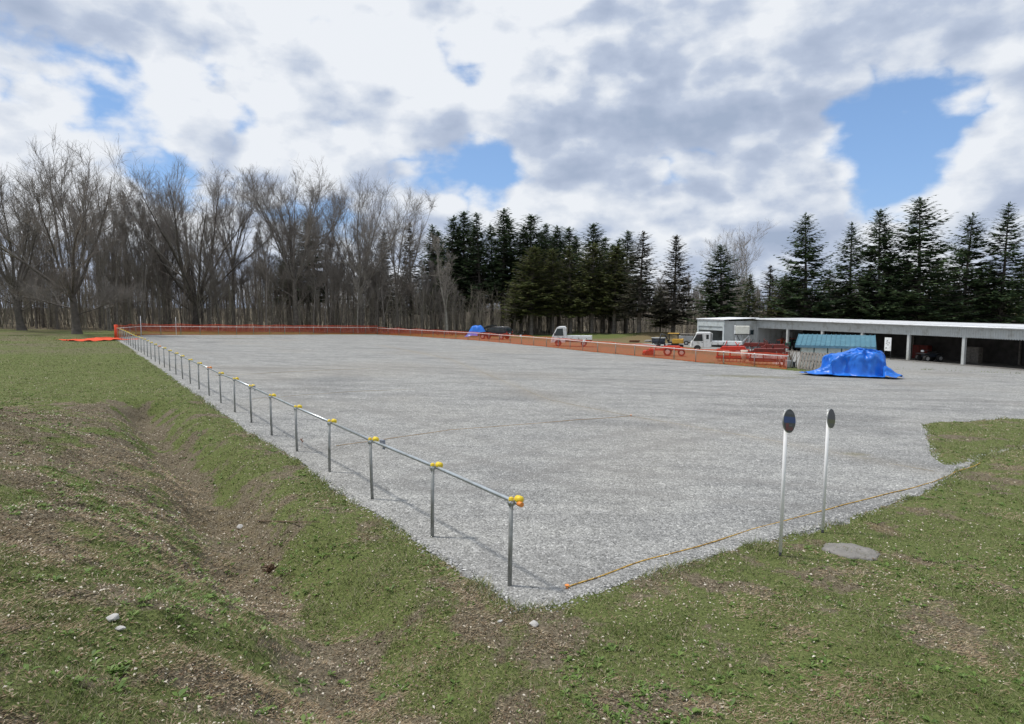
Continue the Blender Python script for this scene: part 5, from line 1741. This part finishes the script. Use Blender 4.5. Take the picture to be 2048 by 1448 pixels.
def kei_truck(loc, rz, label, cabL, L, Hc, extended=False, scale=1.0):
    t = empty('small_truck', loc, rz, label, 'truck')
    t.scale = (scale,) * 3
    w = .72
    z0 = .34
    # front at x=0, tail at x=L
    prof = [(.03, z0), (0, .5), (.02, .82), (.10, .98), (.50, Hc - .10), (.62, Hc - .03), (.80, Hc), (cabL - .08, Hc), (cabL, Hc - .06), (cabL, z0)]
    k_ = MB(); k_.prism(prof, -w, w); cab = k_.build('cab', M['white'], t)
    bv = cab.modifiers.new('soft', 'BEVEL'); bv.width = .03; bv.segments = 2; bv.limit_method = 'ANGLE'
    for sd in (-1, 1):
        y = sd * (w + .003)
        n_ = (0, sd, 0)
        quadp(t, 'side_window', [(.22, y, .98), (.52, y, Hc - .20), (1.06, y, Hc - .17), (1.12, y, .98)], M['glass'], .01, n_)
        quadp(t, 'door_seam', [(.145, y, .40), (.165, y, .40), (.165, y, .95), (.145, y, .95)], M['dark'], .004, n_)
        quadp(t, 'door_seam', [(1.17, y, .40), (1.185, y, .40), (1.185, y, Hc - .12), (1.17, y, Hc - .12)], M['dark'], .004, n_)
        quadp(t, 'door_handle', [(1.0, y, .84), (1.12, y, .84), (1.12, y, .88), (1.0, y, .88)], M['dark'], .02, n_)
        MB().bev((.28, sd * (w + .13), 1.16), (.05, .12, .19), .02).build('mirror', M['dark'], t)
        if extended:
            quadp(t, 'side_window', [(1.42, y, 1.18), (1.42, y, Hc - .22), (1.66, y, Hc - .22), (1.66, y, 1.18)], M['glass'], .01, n_)
            MB().bev((cabL - .05, sd * (w + .02), 1.35), (.07, .05, .85), .01).build('rear_pillar', M['dark'], t)
    quadp(t, 'windscreen', [(.125, -w + .08, 1.00), (.125, w - .08, 1.00), (.475, w - .12, Hc - .15), (.475, -w + .12, Hc - .15)], M['glass'], .02, (-.9, 0, .4))
    for sd in (-1, 1):
        MB().bev((.0, sd * (w - .16), .68), (.05, .22, .14), .02).build('headlight', M['lens'], t)
        MB().bev((L - .01, sd * (w - .12), .52), (.03, .16, .10), .01).build('tail_light', M['redlens'], t)
    MB().bev((-.01, 0, .44), (.09, 2 * w - .04, .20), .03).build('bumper', M['white'], t)
    MB().box((-.06, 0, .46), (.012, .33, .16)).build('number_plate', M['white'], t)
    MB().box(((cabL + L) / 2, 0, .48), (L - cabL - .1, .8, .14)).build('chassis', M['dark'], t)
    bx0 = cabL + .05
    MB().box(((bx0 + L) / 2, 0, .665), (L - bx0, 2 * w, .06)).build('bed_floor', M['white'], t)
    for sd in (-1, 1):
        so = MB().bev(((bx0 + L) / 2, sd * (w - .01), .83), (L - bx0, .035, .29), .008).build('bed_side', M['white'], t)
        k_ = MB()
        for q_ in range(3): k_.box((bx0 + (L - bx0) * (.2 + .3 * q_), sd * (w + .012), .72), (.05, .02, .08))
        k_.build('latches', M['dark'], so)
    MB().bev((L - .02, 0, .83), (.035, 2 * w - .05, .29), .008).build('tailgate', M['white'], t)
    k_ = MB(); k_.tube([(bx0, -w + .05, .7), (bx0, -w + .05, Hc - .12), (bx0, w - .05, Hc - .12), (bx0, w - .05, .7)], .022, 6)
    k_.tube([(bx0, -w + .05, 1.15), (bx0, w - .05, 1.15)], .018, 6); k_.build('guard_frame', M['white'], t)
    for x in (.62, L - .75):
        for sd in (-1, 1):
            wheel(t, x, sd * (w - .10), .27, .27, .15, M['chrome'], sd)
            k_ = MB(); an = [math.pi * q_ / 10 for q_ in range(11)]
            pr = [(x + .33 * math.cos(a), .27 + .33 * math.sin(a)) for a in an]
            k_.prism(pr, sd * (w + .004) - .004, sd * (w + .004) + .004); 
            if x < cabL: k_.build('wheel_arch', M['dark'], t)
    return t


b = lotp(1104, 691.5)
kei_truck((b.x, b.y, b.z), math.radians(-8), 'small white flatbed truck facing left behind the orange net, nearest the firs', 1.28, 3.75, 1.84, False, 1.1)
b = lotp(1381, 701)
kei_truck((b.x, b.y, b.z), math.radians(-14), 'white flatbed truck with a long cab parked before the roller door building', 1.92, 4.75, 1.84, True)


def black_car(loc, rz, label):
    t = empty('parked_car', loc, rz, label, 'car')
    w = .82
    lower = [(-2.1, .35), (-2.12, .62), (-1.95, .82), (-.95, .96), (2.0, 1.0), (2.12, .85), (2.12, .38)]
    o_ = MB().prism(lower, -w, w).build('body', M['carblack'], t)
    bv = o_.modifiers.new('soft', 'BEVEL'); bv.width = .06; bv.segments = 2
    up = [(-1.05, .94), (-.35, 1.46), (-.1, 1.52), (1.75, 1.50), (1.92, 1.42), (2.08, .98)]
    o_ = MB().prism(up, -w + .09, w - .09).build('cabin', M['carblack'], t)
    bv = o_.modifiers.new('soft', 'BEVEL'); bv.width = .05; bv.segments = 2
    for sd in (-1, 1):
        y = sd * (w - .087)
        for (a, b_, c_, d_) in ((-.85, -.32, .28, .28), (.34, .34, 1.12, 1.12), (1.18, 1.18, 1.72, 1.9)):
            quadp(t, 'side_window', [(a, y, 1.0), (b_, y, 1.40), (c_, y, 1.42), (d_, y, 1.0)], M['glass'], .008, (0, sd, 0))
        MB().bev((-.75, sd * (w + .08), 1.02), (.1, .16, .12), .03).build('mirror', M['carblack'], t)
        MB().bev((2.10, sd * (w - .12), .86), (.05, .16, .26), .02).build('tail_light', M['redlens'], t)
        MB().bev((-2.08, sd * (w - .2), .68), (.08, .3, .14), .03).build('headlight', M['lens'], t)
        MB().tube([(-.1, sd * (w - .18), 1.57), (1.6, sd * (w - .18), 1.56)], .02, 6).build('roof_rail', M['chrome'], t)
        for x in (-1.35, 1.35): wheel(t, x, sd * (w - .09), .32, .32, .2, M['chrome'], sd)
    quadp(t, 'rear_window', [(2.065, -w + .22, 1.06), (2.065, w - .22, 1.06), (1.93, w - .25, 1.40), (1.93, -w + .25, 1.40)], M['glass'], .02, (.9, 0, .3))
    quadp(t, 'windscreen', [(-1.0, -w + .2, 1.0), (-1.0, w - .2, 1.0), (-.38, w - .25, 1.44), (-.38, -w + .25, 1.44)], M['glass'], .02, (-.6, 0, .8))
    MB().box((2.14, 0, .72), (.012, .33, .16)).build('number_plate', M['white'], t)
    return t


b = lotp(990, 678.5)
black_car((b.x, b.y, b.z + .02), math.radians(-28), 'black station wagon parked beyond the orange net beside a blue covered heap')

# blue covered heap left of the car
b = lotp(952, 675.5)
nu, nv = 60, 30
uu, vv = np.meshgrid(np.linspace(-1.7, 1.7, nu), np.linspace(-1, 1, nv))
hh = 1.35 * np.exp(-(uu / 1.25) ** 4) * np.exp(-(vv / .8) ** 4) * (.75 + .5 * fbm(uu + 3, vv, .8, 3, 5)) + .05 * vnoise(uu, vv, .2, 8)
Vt = np.stack([b.x + uu, b.y + 3 + vv, b.z + hh + .02], -1).reshape(-1, 3)
i = np.arange(nu - 1)[None, :] + np.arange(nv - 1)[:, None] * nu
hp = link('covered_heap', mesh_np('covered_heap', Vt, np.stack([i, i + 1, i + 1 + nu, i + nu], -1).reshape(-1, 4), M['tarp'], True, 4))
tag(hp, 'heap under a blue sheet left of the black station wagon', 'tarpaulin')
b2 = lotp(972, 672)
k = MB()
for q in range(9): k.tube([b2 + Vector((R.uniform(-1.8, -.6), 1 + R.uniform(-.4, .4), .8 + R.uniform(0, .4))), b2 + Vector((R.uniform(.3, 1.6), 1 + R.uniform(-.4, .4), 1.25 + R.uniform(-.2, .35)))], .06, 5)
for q in range(4): k.tube([b2 + Vector((-1.2 + q * .7, 1, -.1)), b2 + Vector((-1.2 + q * .7, 1, 1.1))], .05, 5)
tag(k.build('pole_stack', M['dark'], None), 'dark stack of poles behind the black station wagon', 'pole stack')
# brushwood left of the heap
k = MB(); b2 = lotp(915, 672)
for q in range(60): 
    a = b2 + Vector((R.uniform(-2.8, 2.6), R.uniform(-.6, .8), R.uniform(0, .25))); k.tube([a, a + Vector((R.uniform(-.9, .9), R.uniform(-.4, .4), R.uniform(.0, .45)))], [.03, .012], 4)
tag(k.build('brushwood', M['stick'], None), 'low heap of brushwood beyond the net, left of the blue covered heap', 'brushwood')

# cones
for i, (px, lab) in enumerate(((1025, 'leftmost of three white cones beyond the net'), (1035.5, 'middle one of three white cones beyond the net'), (1046, 'rightmost of three white cones beyond the net'))):
    b = lotp(px, 667.5)
    o = empty('traffic_cone', b + Vector((0, 0, .0)), 0, lab, 'cone', 'white cones beyond the net')
    MB().bev((0, 0, .03), (.42, .42, .05), .01).build('base', M['white'], o)
    MB().tube([(0, 0, .05), (0, 0, .30)], [.16, .115], 12).build('cone_body', M['white'], o)
    MB().tube([(0, 0, .30), (0, 0, .48)], [.116, .075], 12).build('red_band', M['orange_cap'], o)
    MB().tube([(0, 0, .48), (0, 0, .78)], [.076, .03], 12).build('cone_tip', M['white'], o)
# white stakes and a low dark bush on the far lawn
for (px, py, h, lab) in ((1173, 664, .5, 'short white stake on the far lawn right of the small truck'), (1204, 668, .75, 'taller white stake on the far lawn'), (1320, 668, .9, 'white topped stake beside the thin fir trunk')):
    b = lotp(px, py); b.z = float(H(b.x, b.y))
    tag(MB().tube([b - Vector((0, 0, .1)), b + Vector((0, 0, h))], .05, 6).build('stake', M['pole_white'], None), lab, 'stake')
b = lotp(1153, 671)
k = MB(); T = []
for q in range(420):
    a = R.uniform(0, 6.28); e_ = R.uniform(0, 1.5); r_ = R.uniform(.2, .6)
    c = Vector((math.cos(a) * math.cos(e_) * r_, math.sin(a) * math.cos(e_) * r_, .05 + math.sin(e_) * r_ * 1.5)); s_ = .07
    k.add([c + Vector((R.uniform(-s_, s_), R.uniform(-s_, s_), R.uniform(-s_, s_))) for _ in range(3)], [(0, 1, 2)])
sb = empty('round_shrub', (b.x, b.y, float(H(b.x, b.y))), 0, 'small dark round shrub between the trunks right of the small truck', 'shrub')
k.build('foliage', M['needle_ol'], sb); MB().tube([(0, 0, -.1), (0, 0, .8)], .03, 5).build('stem', M['bark'], sb)

# ------------------------------------------------------------------ yard machines
def excavator(loc, rz):
    t = empty('mini_excavator', loc, rz, 'small yellow digger with a dark folded arm behind the orange net', 'digger')
    for sd in (-1, 1):
        pr = [(.9 * math.cos(a) + (.45 if math.cos(a) > 0 else -.45), .27 + .25 * math.sin(a)) for a in [math.pi * q / 8 for q in range(16)]]
        pr = [(min(max(x, -1.0), 1.0), z) for x, z in pr]
        MB().prism(pr, sd * .75 - .16, sd * .75 + .16).build('track', M['black'], t)
    MB().bev((0, 0, .55), (.9, 1.0, .2), .03).build('undercarriage', M['dark'], t)
    MB().bev((.35, 0, .98), (1.35, 1.35, .62), .10).build('engine_cover', M['yellowm'], t)
    MB().bev((-.45, 0, .8), (.8, 1.2, .22), .05).build('platform', M['dark'], t)
    MB().bev((-.15, .1, 1.05), (.4, .5, .4), .06).build('seat', M['black'], t)
    for x in (-.75, .35):
        for sd in (-1, 1): MB().tube([(x, sd * .55, .85), (x, sd * .55, 1.95)], .035, 6).build('canopy_post', M['dark'], t)
    MB().bev((-.2, 0, 1.98), (1.4, 1.3, .07), .03).build('canopy', M['yellowm'], t)
    MB().tube([(-.8, 0, .8), (-1.25, 0, 1.75), (-1.75, 0, 1.9)], [.12, .11, .09], 6).build('boom', M['dark'], t)
    ar = MB().tube([(-1.75, 0, 1.9), (-2.1, 0, .65)], [.09, .07], 6).build('arm', M['dark'], t)
    MB().prism([(-2.3, .15), (-1.9, .1), (-1.8, .5), (-2.05, .72), (-2.2, .62)], -.25, .25).build('bucket', M['dark'], ar)
    MB().bev((-1.25, 0, .3), (.08, 1.5, .34), .02).build('blade', M['dark'], t)
    t.scale = (.82, .82, .80)
    return t


b = lotp(1350, 697); excavator((b.x, b.y, b.z), math.radians(-18))
b = lotp(1317, 688)
k = empty('water_trough', b, -.2, 'black plastic tub with a pale rim beyond the net, right of the mound', 'tub')
MB().tube([(0, 0, -.02), (0, 0, .72)], [.78, .86], 20).build('tub_body', M['navy'], k)
MB().tube([(0, 0, .72), (0, 0, .79)], [.90, .90], 20).build('rim', M['grey'], k)
b = lotp(1372, 690)
k = empty('trailer', b, -.25, 'grey sheet sided trailer with a dark load between the digger and the long cab truck', 'trailer')
MB().bev((0, 0, .75), (1.7, 1.2, .75), .03).build('box_side', M['grey'], k)
MB().box((0, 0, .32), (1.7, .9, .1)).build('chassis', M['dark'], k)
for sd in (-1, 1): wheel(k, 0, sd * .62, .28, .28, .14, M['grey'], sd)
MB().bev((.4, .2, 1.32), (2.2, 1.0, .10), .02).build('load_board', M['wood'], k)
for q in range(5): MB().tube([(-.5 + q * .4, .1, 1.1), (-.5 + q * .4, .1, 1.3)], .05, 5).build('load_block', M['dark'], k)
# low heap of soil and a brown board behind
rock(1297, 684, (.75, .5, .22), 'pale heap of rubble left of the black tub', M['concrete'], 15, 'rubble', 'rubble_heap')

# red riding machine with pale hubs
def red_machine(loc, rz, L, label):
    t = empty('red_mower', loc, rz, label, 'mower')
    MB().bev((L * .68, 0, .62), (L * .42, .62, .38), .07).build('hood', M['red'], t)
    MB().bev((L * .32, 0, .48), (L * .45, .8, .12), .03).build('platform', M['red'], t)
    MB().bev((.30, 0, .28), (.95, 1.5, .20), .06).build('mower_deck', M['red'], t)
    for sd in (-1, 1): MB().prism([(.0, .1), (.8, .1), (.7, .42), (.1, .42)], sd * .78 - .02, sd * .78 + .02).build('deck_skirt', M['darkred'], t)
    s_ = MB().bev((L * .42, 0, .72), (.42, .46, .10), .04).build('seat', M['black'], t)
    MB().bev((L * .50, 0, .95), (.10, .44, .42), .04).build('seat_back', M['black'], s_)
    MB().tube([(L * .27, 0, .5), (L * .30, 0, 1.02)], .03, 6).build('steering_column', M['dark'], t)
    MB().tube([(L * .30 + .17 * math.cos(a) * .8, .18 * math.sin(a), 1.04 + .05 * math.cos(a)) for a in [6.283 * q / 12 for q in range(13)]], .015, 5).build('steering_wheel', M['black'], t)
    MB().tube([(.2, 0, .4), (L * .28, .1, .92)], .02, 5).build('lever', M['dark'], t)
    for x, r_ in ((L * .58, .34), (L * .93, .29)):
        for sd in (-1, 1): wheel(t, x, sd * .55, r_, r_, .22, mat('pale_hub', (.58, .50, .45), .5), sd)
    for sd in (-1, 1): wheel(t, -.05, sd * .6, .14, .14, .1, M['grey'], sd)
    MB().bev((L * .93, 0, .55), (.2, .9, .25), .05).build('rear_box', M['red'], t)
    return t


b = lotp(1290, 710)
red_machine((b.x, b.y, b.z), math.radians(-14), 3.15, 'low red riding mower with pale wheel hubs right behind the orange net')


def implement(px, py, L, seed, label, m_):
    b_ = lotp(px, py); r_ = random.Random(seed)
    t = empty('farm_implement', b_ + Vector((0, 1.0, 0)), math.radians(-22), label, 'farm implement', 'red farm implements stored behind the net')
    for z in (.35, .85):
        for sd in (-.45, .45): MB().bev((L / 2, sd, z), (L, .08, .08), .01).build('frame_beam', m_, t)
    for i_ in range(int(L / .9) + 1): MB().bev((.1 + i_ * .88, 0, .6), (.07, .95, .62), .01).build('side_plate', m_, t)
    for i_ in range(int(L / .26)):
        x = .15 + i_ * .26
        MB().tube([(x, -.28, .24), (x + .02, -.28, .24)], [.24, .24], 12).build('disc', M['darkred'], t)
    MB().tube([(0, -.28, .24), (L, -.28, .24)], .05, 8).build('shaft', M['dark'], t)
    MB().prism([(.2, .9), (L - .2, .9), (L - .35, 1.12), (.4, 1.1)], -.4, .45).build('cover', m_, t)
    for i_ in range(5):
        x = r_.uniform(.3, L - .3); MB().tube([(x, .2, 1.0), (x + r_.uniform(-.3, .3), .1, 1.35 + r_.uniform(0, .2))], .03, 5).build('lever', M['dark'] if i_ % 2 else m_, t)
    return t


implement(1441, 724, 2.3, 1, 'red rotary implement behind the net, the one nearer the white truck', M['red'])
implement(1508, 730, 2.6, 2, 'dark red implement with a tall cover at the right end of the net', M['darkred'])
implement(1488, 712, 2.6, 3, 'dark red implement in the second row below the water tank stand', M['darkred'])
implement(1530, 716, 2.2, 4, 'dark red implement in the second row before the first shed bay', M['darkred'])
# hanging white sack between the implements
b = lotp(1492, 728)
k = MB(); k.tube([b + Vector((0, .4, .12)), b + Vector((0, .4, .5)), b + Vector((0, .4, .95))], [.08, .22, .27], 8)
tag(k.build('white_sack', mat('dusty_sack', (.55, .48, .40), .9), None), 'pale sack hanging between the red implements', 'sack')

# tank on its stand, ladder
b = lotp(1484, 703); 
t = empty('tank_stand', b, math.radians(-20), 'cream water tank raised on a thin pipe stand before the corrugated side wall', 'tank')
z1 = 1.72
MB().bev((0, 0, z1 + .43), (1.30, .85, .82), .07).build('tank', M['tank'], t)
MB().bev((-.72, .05, z1 + .46), (.13, .7, .86), .03).build('tank_end', M['white'], t)
MB().box((0, 0, z1 - .02), (1.5, .9, .06)).build('platform', M['dark'], t)
for x in (-.6, .6):
    for sd in (-1, 1): MB().tube([(x * 1.15, sd * .4, 0), (x, sd * .38, z1)], .028, 6).build('stand_leg', M['alu'], t)
MB().tube([(-.55, -.45, z1), (-.2, -.5, 1.0), (.05, -.5, 0)], .04, 6).build('hose', M['dark'], t)
MB().tube([(-.6, -.44, .3), (.6, -.44, z1 - .1)], .02, 5).build('brace', M['alu'], t)
b = lotp(1474, 702)
t = empty('step_ladder', b + Vector((0, -.6, 0)), math.radians(-15), 'aluminium step ladder standing open left of the water tank', 'ladder')
for sd in (-1, 1):
    MB().tube([(sd * .36, -.1, 0), (sd * .16, .25, 1.95)], .026, 5).build('ladder_rail', M['alu'], t)
    MB().tube([(sd * .34, .75, 0), (sd * .15, .3, 1.95)], .02, 5).build('rear_rail', M['alu'], t)
for q in range(6):
    f = (q + .7) / 6.5; MB().bev((0, -.1 + .35 * f, 1.95 * f), (.72 - .4 * f, .09, .04), .01).build('rung', M['alu'], t)
# generator box by the wall
b = lotp(1494, 698)
t = empty('engine_pump', b + Vector((.4, .2, 0)), -.3, 'dark engine pump on a frame at the foot of the corrugated wall', 'pump')
MB().bev((0, 0, .38), (.6, .45, .4), .05).build('engine', M['navy'], t)
MB().tube([(-.35, -.25, .05), (-.35, -.25, .7), (.35, -.25, .7), (.35, -.25, .05)], .02, 5).build('frame', M['dark'], t)
MB().tube([(0, 0, .55), (0, 0, .68)], .1, 8).build('filter', M['greentin'], t)


# things inside the shed, placed in the shed's own measure
def ins(x, y):
    w_ = rot('Z', SHY_) @ Vector((x, ly * y, 0)) + SH0
    return Vector((w_.x, w_.y, float(H(w_.x, w_.y)) + .04))


def tractor(loc, rz, body, label, s_=1.0, roof=True):
    t = empty('tractor', loc, rz, label, 'tractor'); t.scale = (s_,) * 3
    MB().bev((-.9, 0, .95), (1.3, .62, .55), .09).build('hood', body, t)
    MB().bev((-1.56, 0, .93), (.04, .5, .45), .02).build('grille', M['dark'], t)
    MB().bev((.35, 0, .72), (1.2, .7, .3), .05).build('gear_case', M['dark'], t)
    st_ = MB().bev((.45, 0, 1.05), (.45, .5, .14), .04).build('seat', M['black'], t)
    MB().bev((.68, 0, 1.3), (.1, .48, .42), .04).build('seat_back', M['black'], st_)
    for sd in (-1, 1):
        wheel(t, .6, sd * .68, .62, .62, .32, body, sd); wheel(t, -1.15, sd * .55, .36, .36, .2, body, sd)
        MB().bev((.6, sd * .68, 1.32), (.9, .36, .06), .03).build('mudguard', body, t)
    if roof:
        MB().tube([(.85, -.45, .9), (.85, -.45, 2.0), (.85, .45, 2.0), (.85, .45, .9)], .035, 6).build('roll_bar', M['dark'], t)
    MB().tube([(-.25, 0, 1.05), (-.05, 0, 1.42)], .02, 5).build('steering_column', M['dark'], t)
    MB().tube([(-.05 + .19 * math.cos(a) * .5, .19 * math.sin(a), 1.43 + .08 * math.cos(a)) for a in [6.283 * q / 12 for q in range(13)]], .016, 5).build('steering_wheel', M['black'], t)
    MB().tube([(-.7, .2, 1.2), (-.7, .2, 1.75)], .03, 6).build('exhaust', M['dark'], t)
    return t


tractor(ins(2.2, 2.2), SHY_ + 1.9, mat('orange_red_tractor', (.55, .085, .03), .45), 'orange red tractor in the shadow of the first shed bay', .9)
tractor(ins(4.2, .9), SHY_ + 2.3, M['greentin'], 'green low machine at the first inner post of the shed', .72, False)
tractor(ins(11.6, 2.6), SHY_ + 1.7, M['navy'], 'dark blue tractor deep in the third shed bay, above the hut roof', 1.0)
for (x, lab) in ((19.8, 'dark four wheeled buggy in the last shed bay of the picture'),):
    t = empty('quad_bike', ins(x, 1.3), SHY_ + 1.4, lab, 'quad bike')
    for xx in (-.6, .6):
        for sd in (-1, 1): wheel(t, xx, sd * .42, .28, .28, .24, M['grey'], sd)
    MB().bev((0, 0, .5), (1.2, .4, .3), .06).build('body', M['navy'], t)
    MB().bev((.25, 0, .74), (.7, .32, .13), .05).build('seat', M['black'], t)
    for xx in (-.62, .62): MB().bev((xx, 0, .66), (.5, 1.0, .06), .03).build('mudguard', M['dark'], t)
    MB().tube([(-.35, -.36, .98), (-.3, 0, .9), (-.35, .36, .98)], .02, 6).build('handlebar', M['dark'], t)
    MB().ell((-.66, 0, .86), (.1, .16, .1)).build('headlight', M['lens'], t)
# shelves, boards and boxes in the bays
for i, (x, y, w_, h_, mt_, lab) in enumerate([(1.0, 3.8, 1.4, 1.9, 'grey', 'grey metal cabinet at the back of the first shed bay'), (7.2, 4.6, 1.8, 1.3, 'wood', 'wooden crate rack at the back of the second shed bay'),
                                            (16.3, 4.8, 1.5, 1.2, 'darkred', 'dark red cabinet at the back of the fourth shed bay'), (21.2, 4.4, 1.2, 1.3, 'wood', 'brown wooden cupboard behind the buggy in the shed')]):
    t = empty('cupboard', ins(x, y), SHY_, lab, 'cupboard')
    MB().bev((0, 0, h_ / 2), (w_, .5, h_), .02).build('cabinet', M[mt_], t)
    for sd in (-1, 1): MB().bev((sd * w_ / 4, -ly * .27, h_ / 2), (w_ / 2 - .06, .03, h_ - .1), .01).build('door', M[mt_], t)
MB_l = MB().bev(ins(12.3, 4.0) + Vector((0, 0, 2.35)), (1.6, .5, .10), .03, rot('Z', SHY_)); tag(MB_l.build('hanging_board', mat('dull_pink_board', (.30, .22, .21), .8), None), 'long pinkish board slung under the roof in the third shed bay', 'board')
# white notice board on the fourth bay
q = ins(17.0, -.05)
t = empty('notice_board', q, SHY_, 'white notice board with dark scribbles beside the last shed post', 'notice board')
MB().bev((0, 0, 1.28), (.66, .03, 1.15), .008).build('board', M['white'], t)
for (x, z, w_, h_) in ((-.05, 1.62, .14, .03), (-.08, 1.50, .03, .16), (.10, 1.46, .10, .03), (.14, 1.40, .03, .14), (-.12, 1.34, .12, .03), (.02, 1.22, .16, .03), (-.15, .95, .09, .09)):
    MB().box((x, -ly * .02, z), (w_, .006, h_)).build('marking', M['dark'], t)
for sd in (-1, 1): MB().tube([(sd * .3, 0, 0), (sd * .3, 0, .75)], .02, 6).build('leg', M['dark'], t)

# junk between net end and pallet
b = lotp(1584, 737)
t = empty('scrap_pile', b + Vector((0, .6, 0)), 0, 'tangle of branches, sticks and dark scrap between the net end and the pallet', 'scrap pile')
for q in range(34):
    a = Vector((R.uniform(-.45, .5), R.uniform(-.5, .6), 0)); e_ = a + Vector((R.uniform(-.45, .45), R.uniform(-.3, .3), R.uniform(.5, 1.25)))
    MB().tube([a, (a + e_) / 2 + Vector((R.uniform(-.1, .1), 0, R.uniform(-.05, .1))), e_], [.032, .024, .012], 5).build('branch', M['wood'] if q % 3 else M['stick'], t)
MB().bev((-.05, -.2, .28), (.4, .35, .5), .06).build('can', M['grey'], t)
MB().bev((.25, .2, .2), (.5, .5, .4), .1).build('dark_lump', M['dark'], t)
# grass tuft hump by the mound, timber boards
b = lotp(1268, 685); b.z = float(H(b.x, b.y))
t = empty('board_stack', b, -.1, 'small stack of reddish brown boards at the foot of the green mound', 'boards')
for q in range(4): MB().bev((R.uniform(-.1, .1), R.uniform(-.05, .05), .05 + q * .07), (1.3, .5, .06), .008, rot('Z', R.uniform(-.05, .05))).build('board', mat('reddish_board', (.22, .11, .065), .9, dirt=(.12, .08, .05)), t)
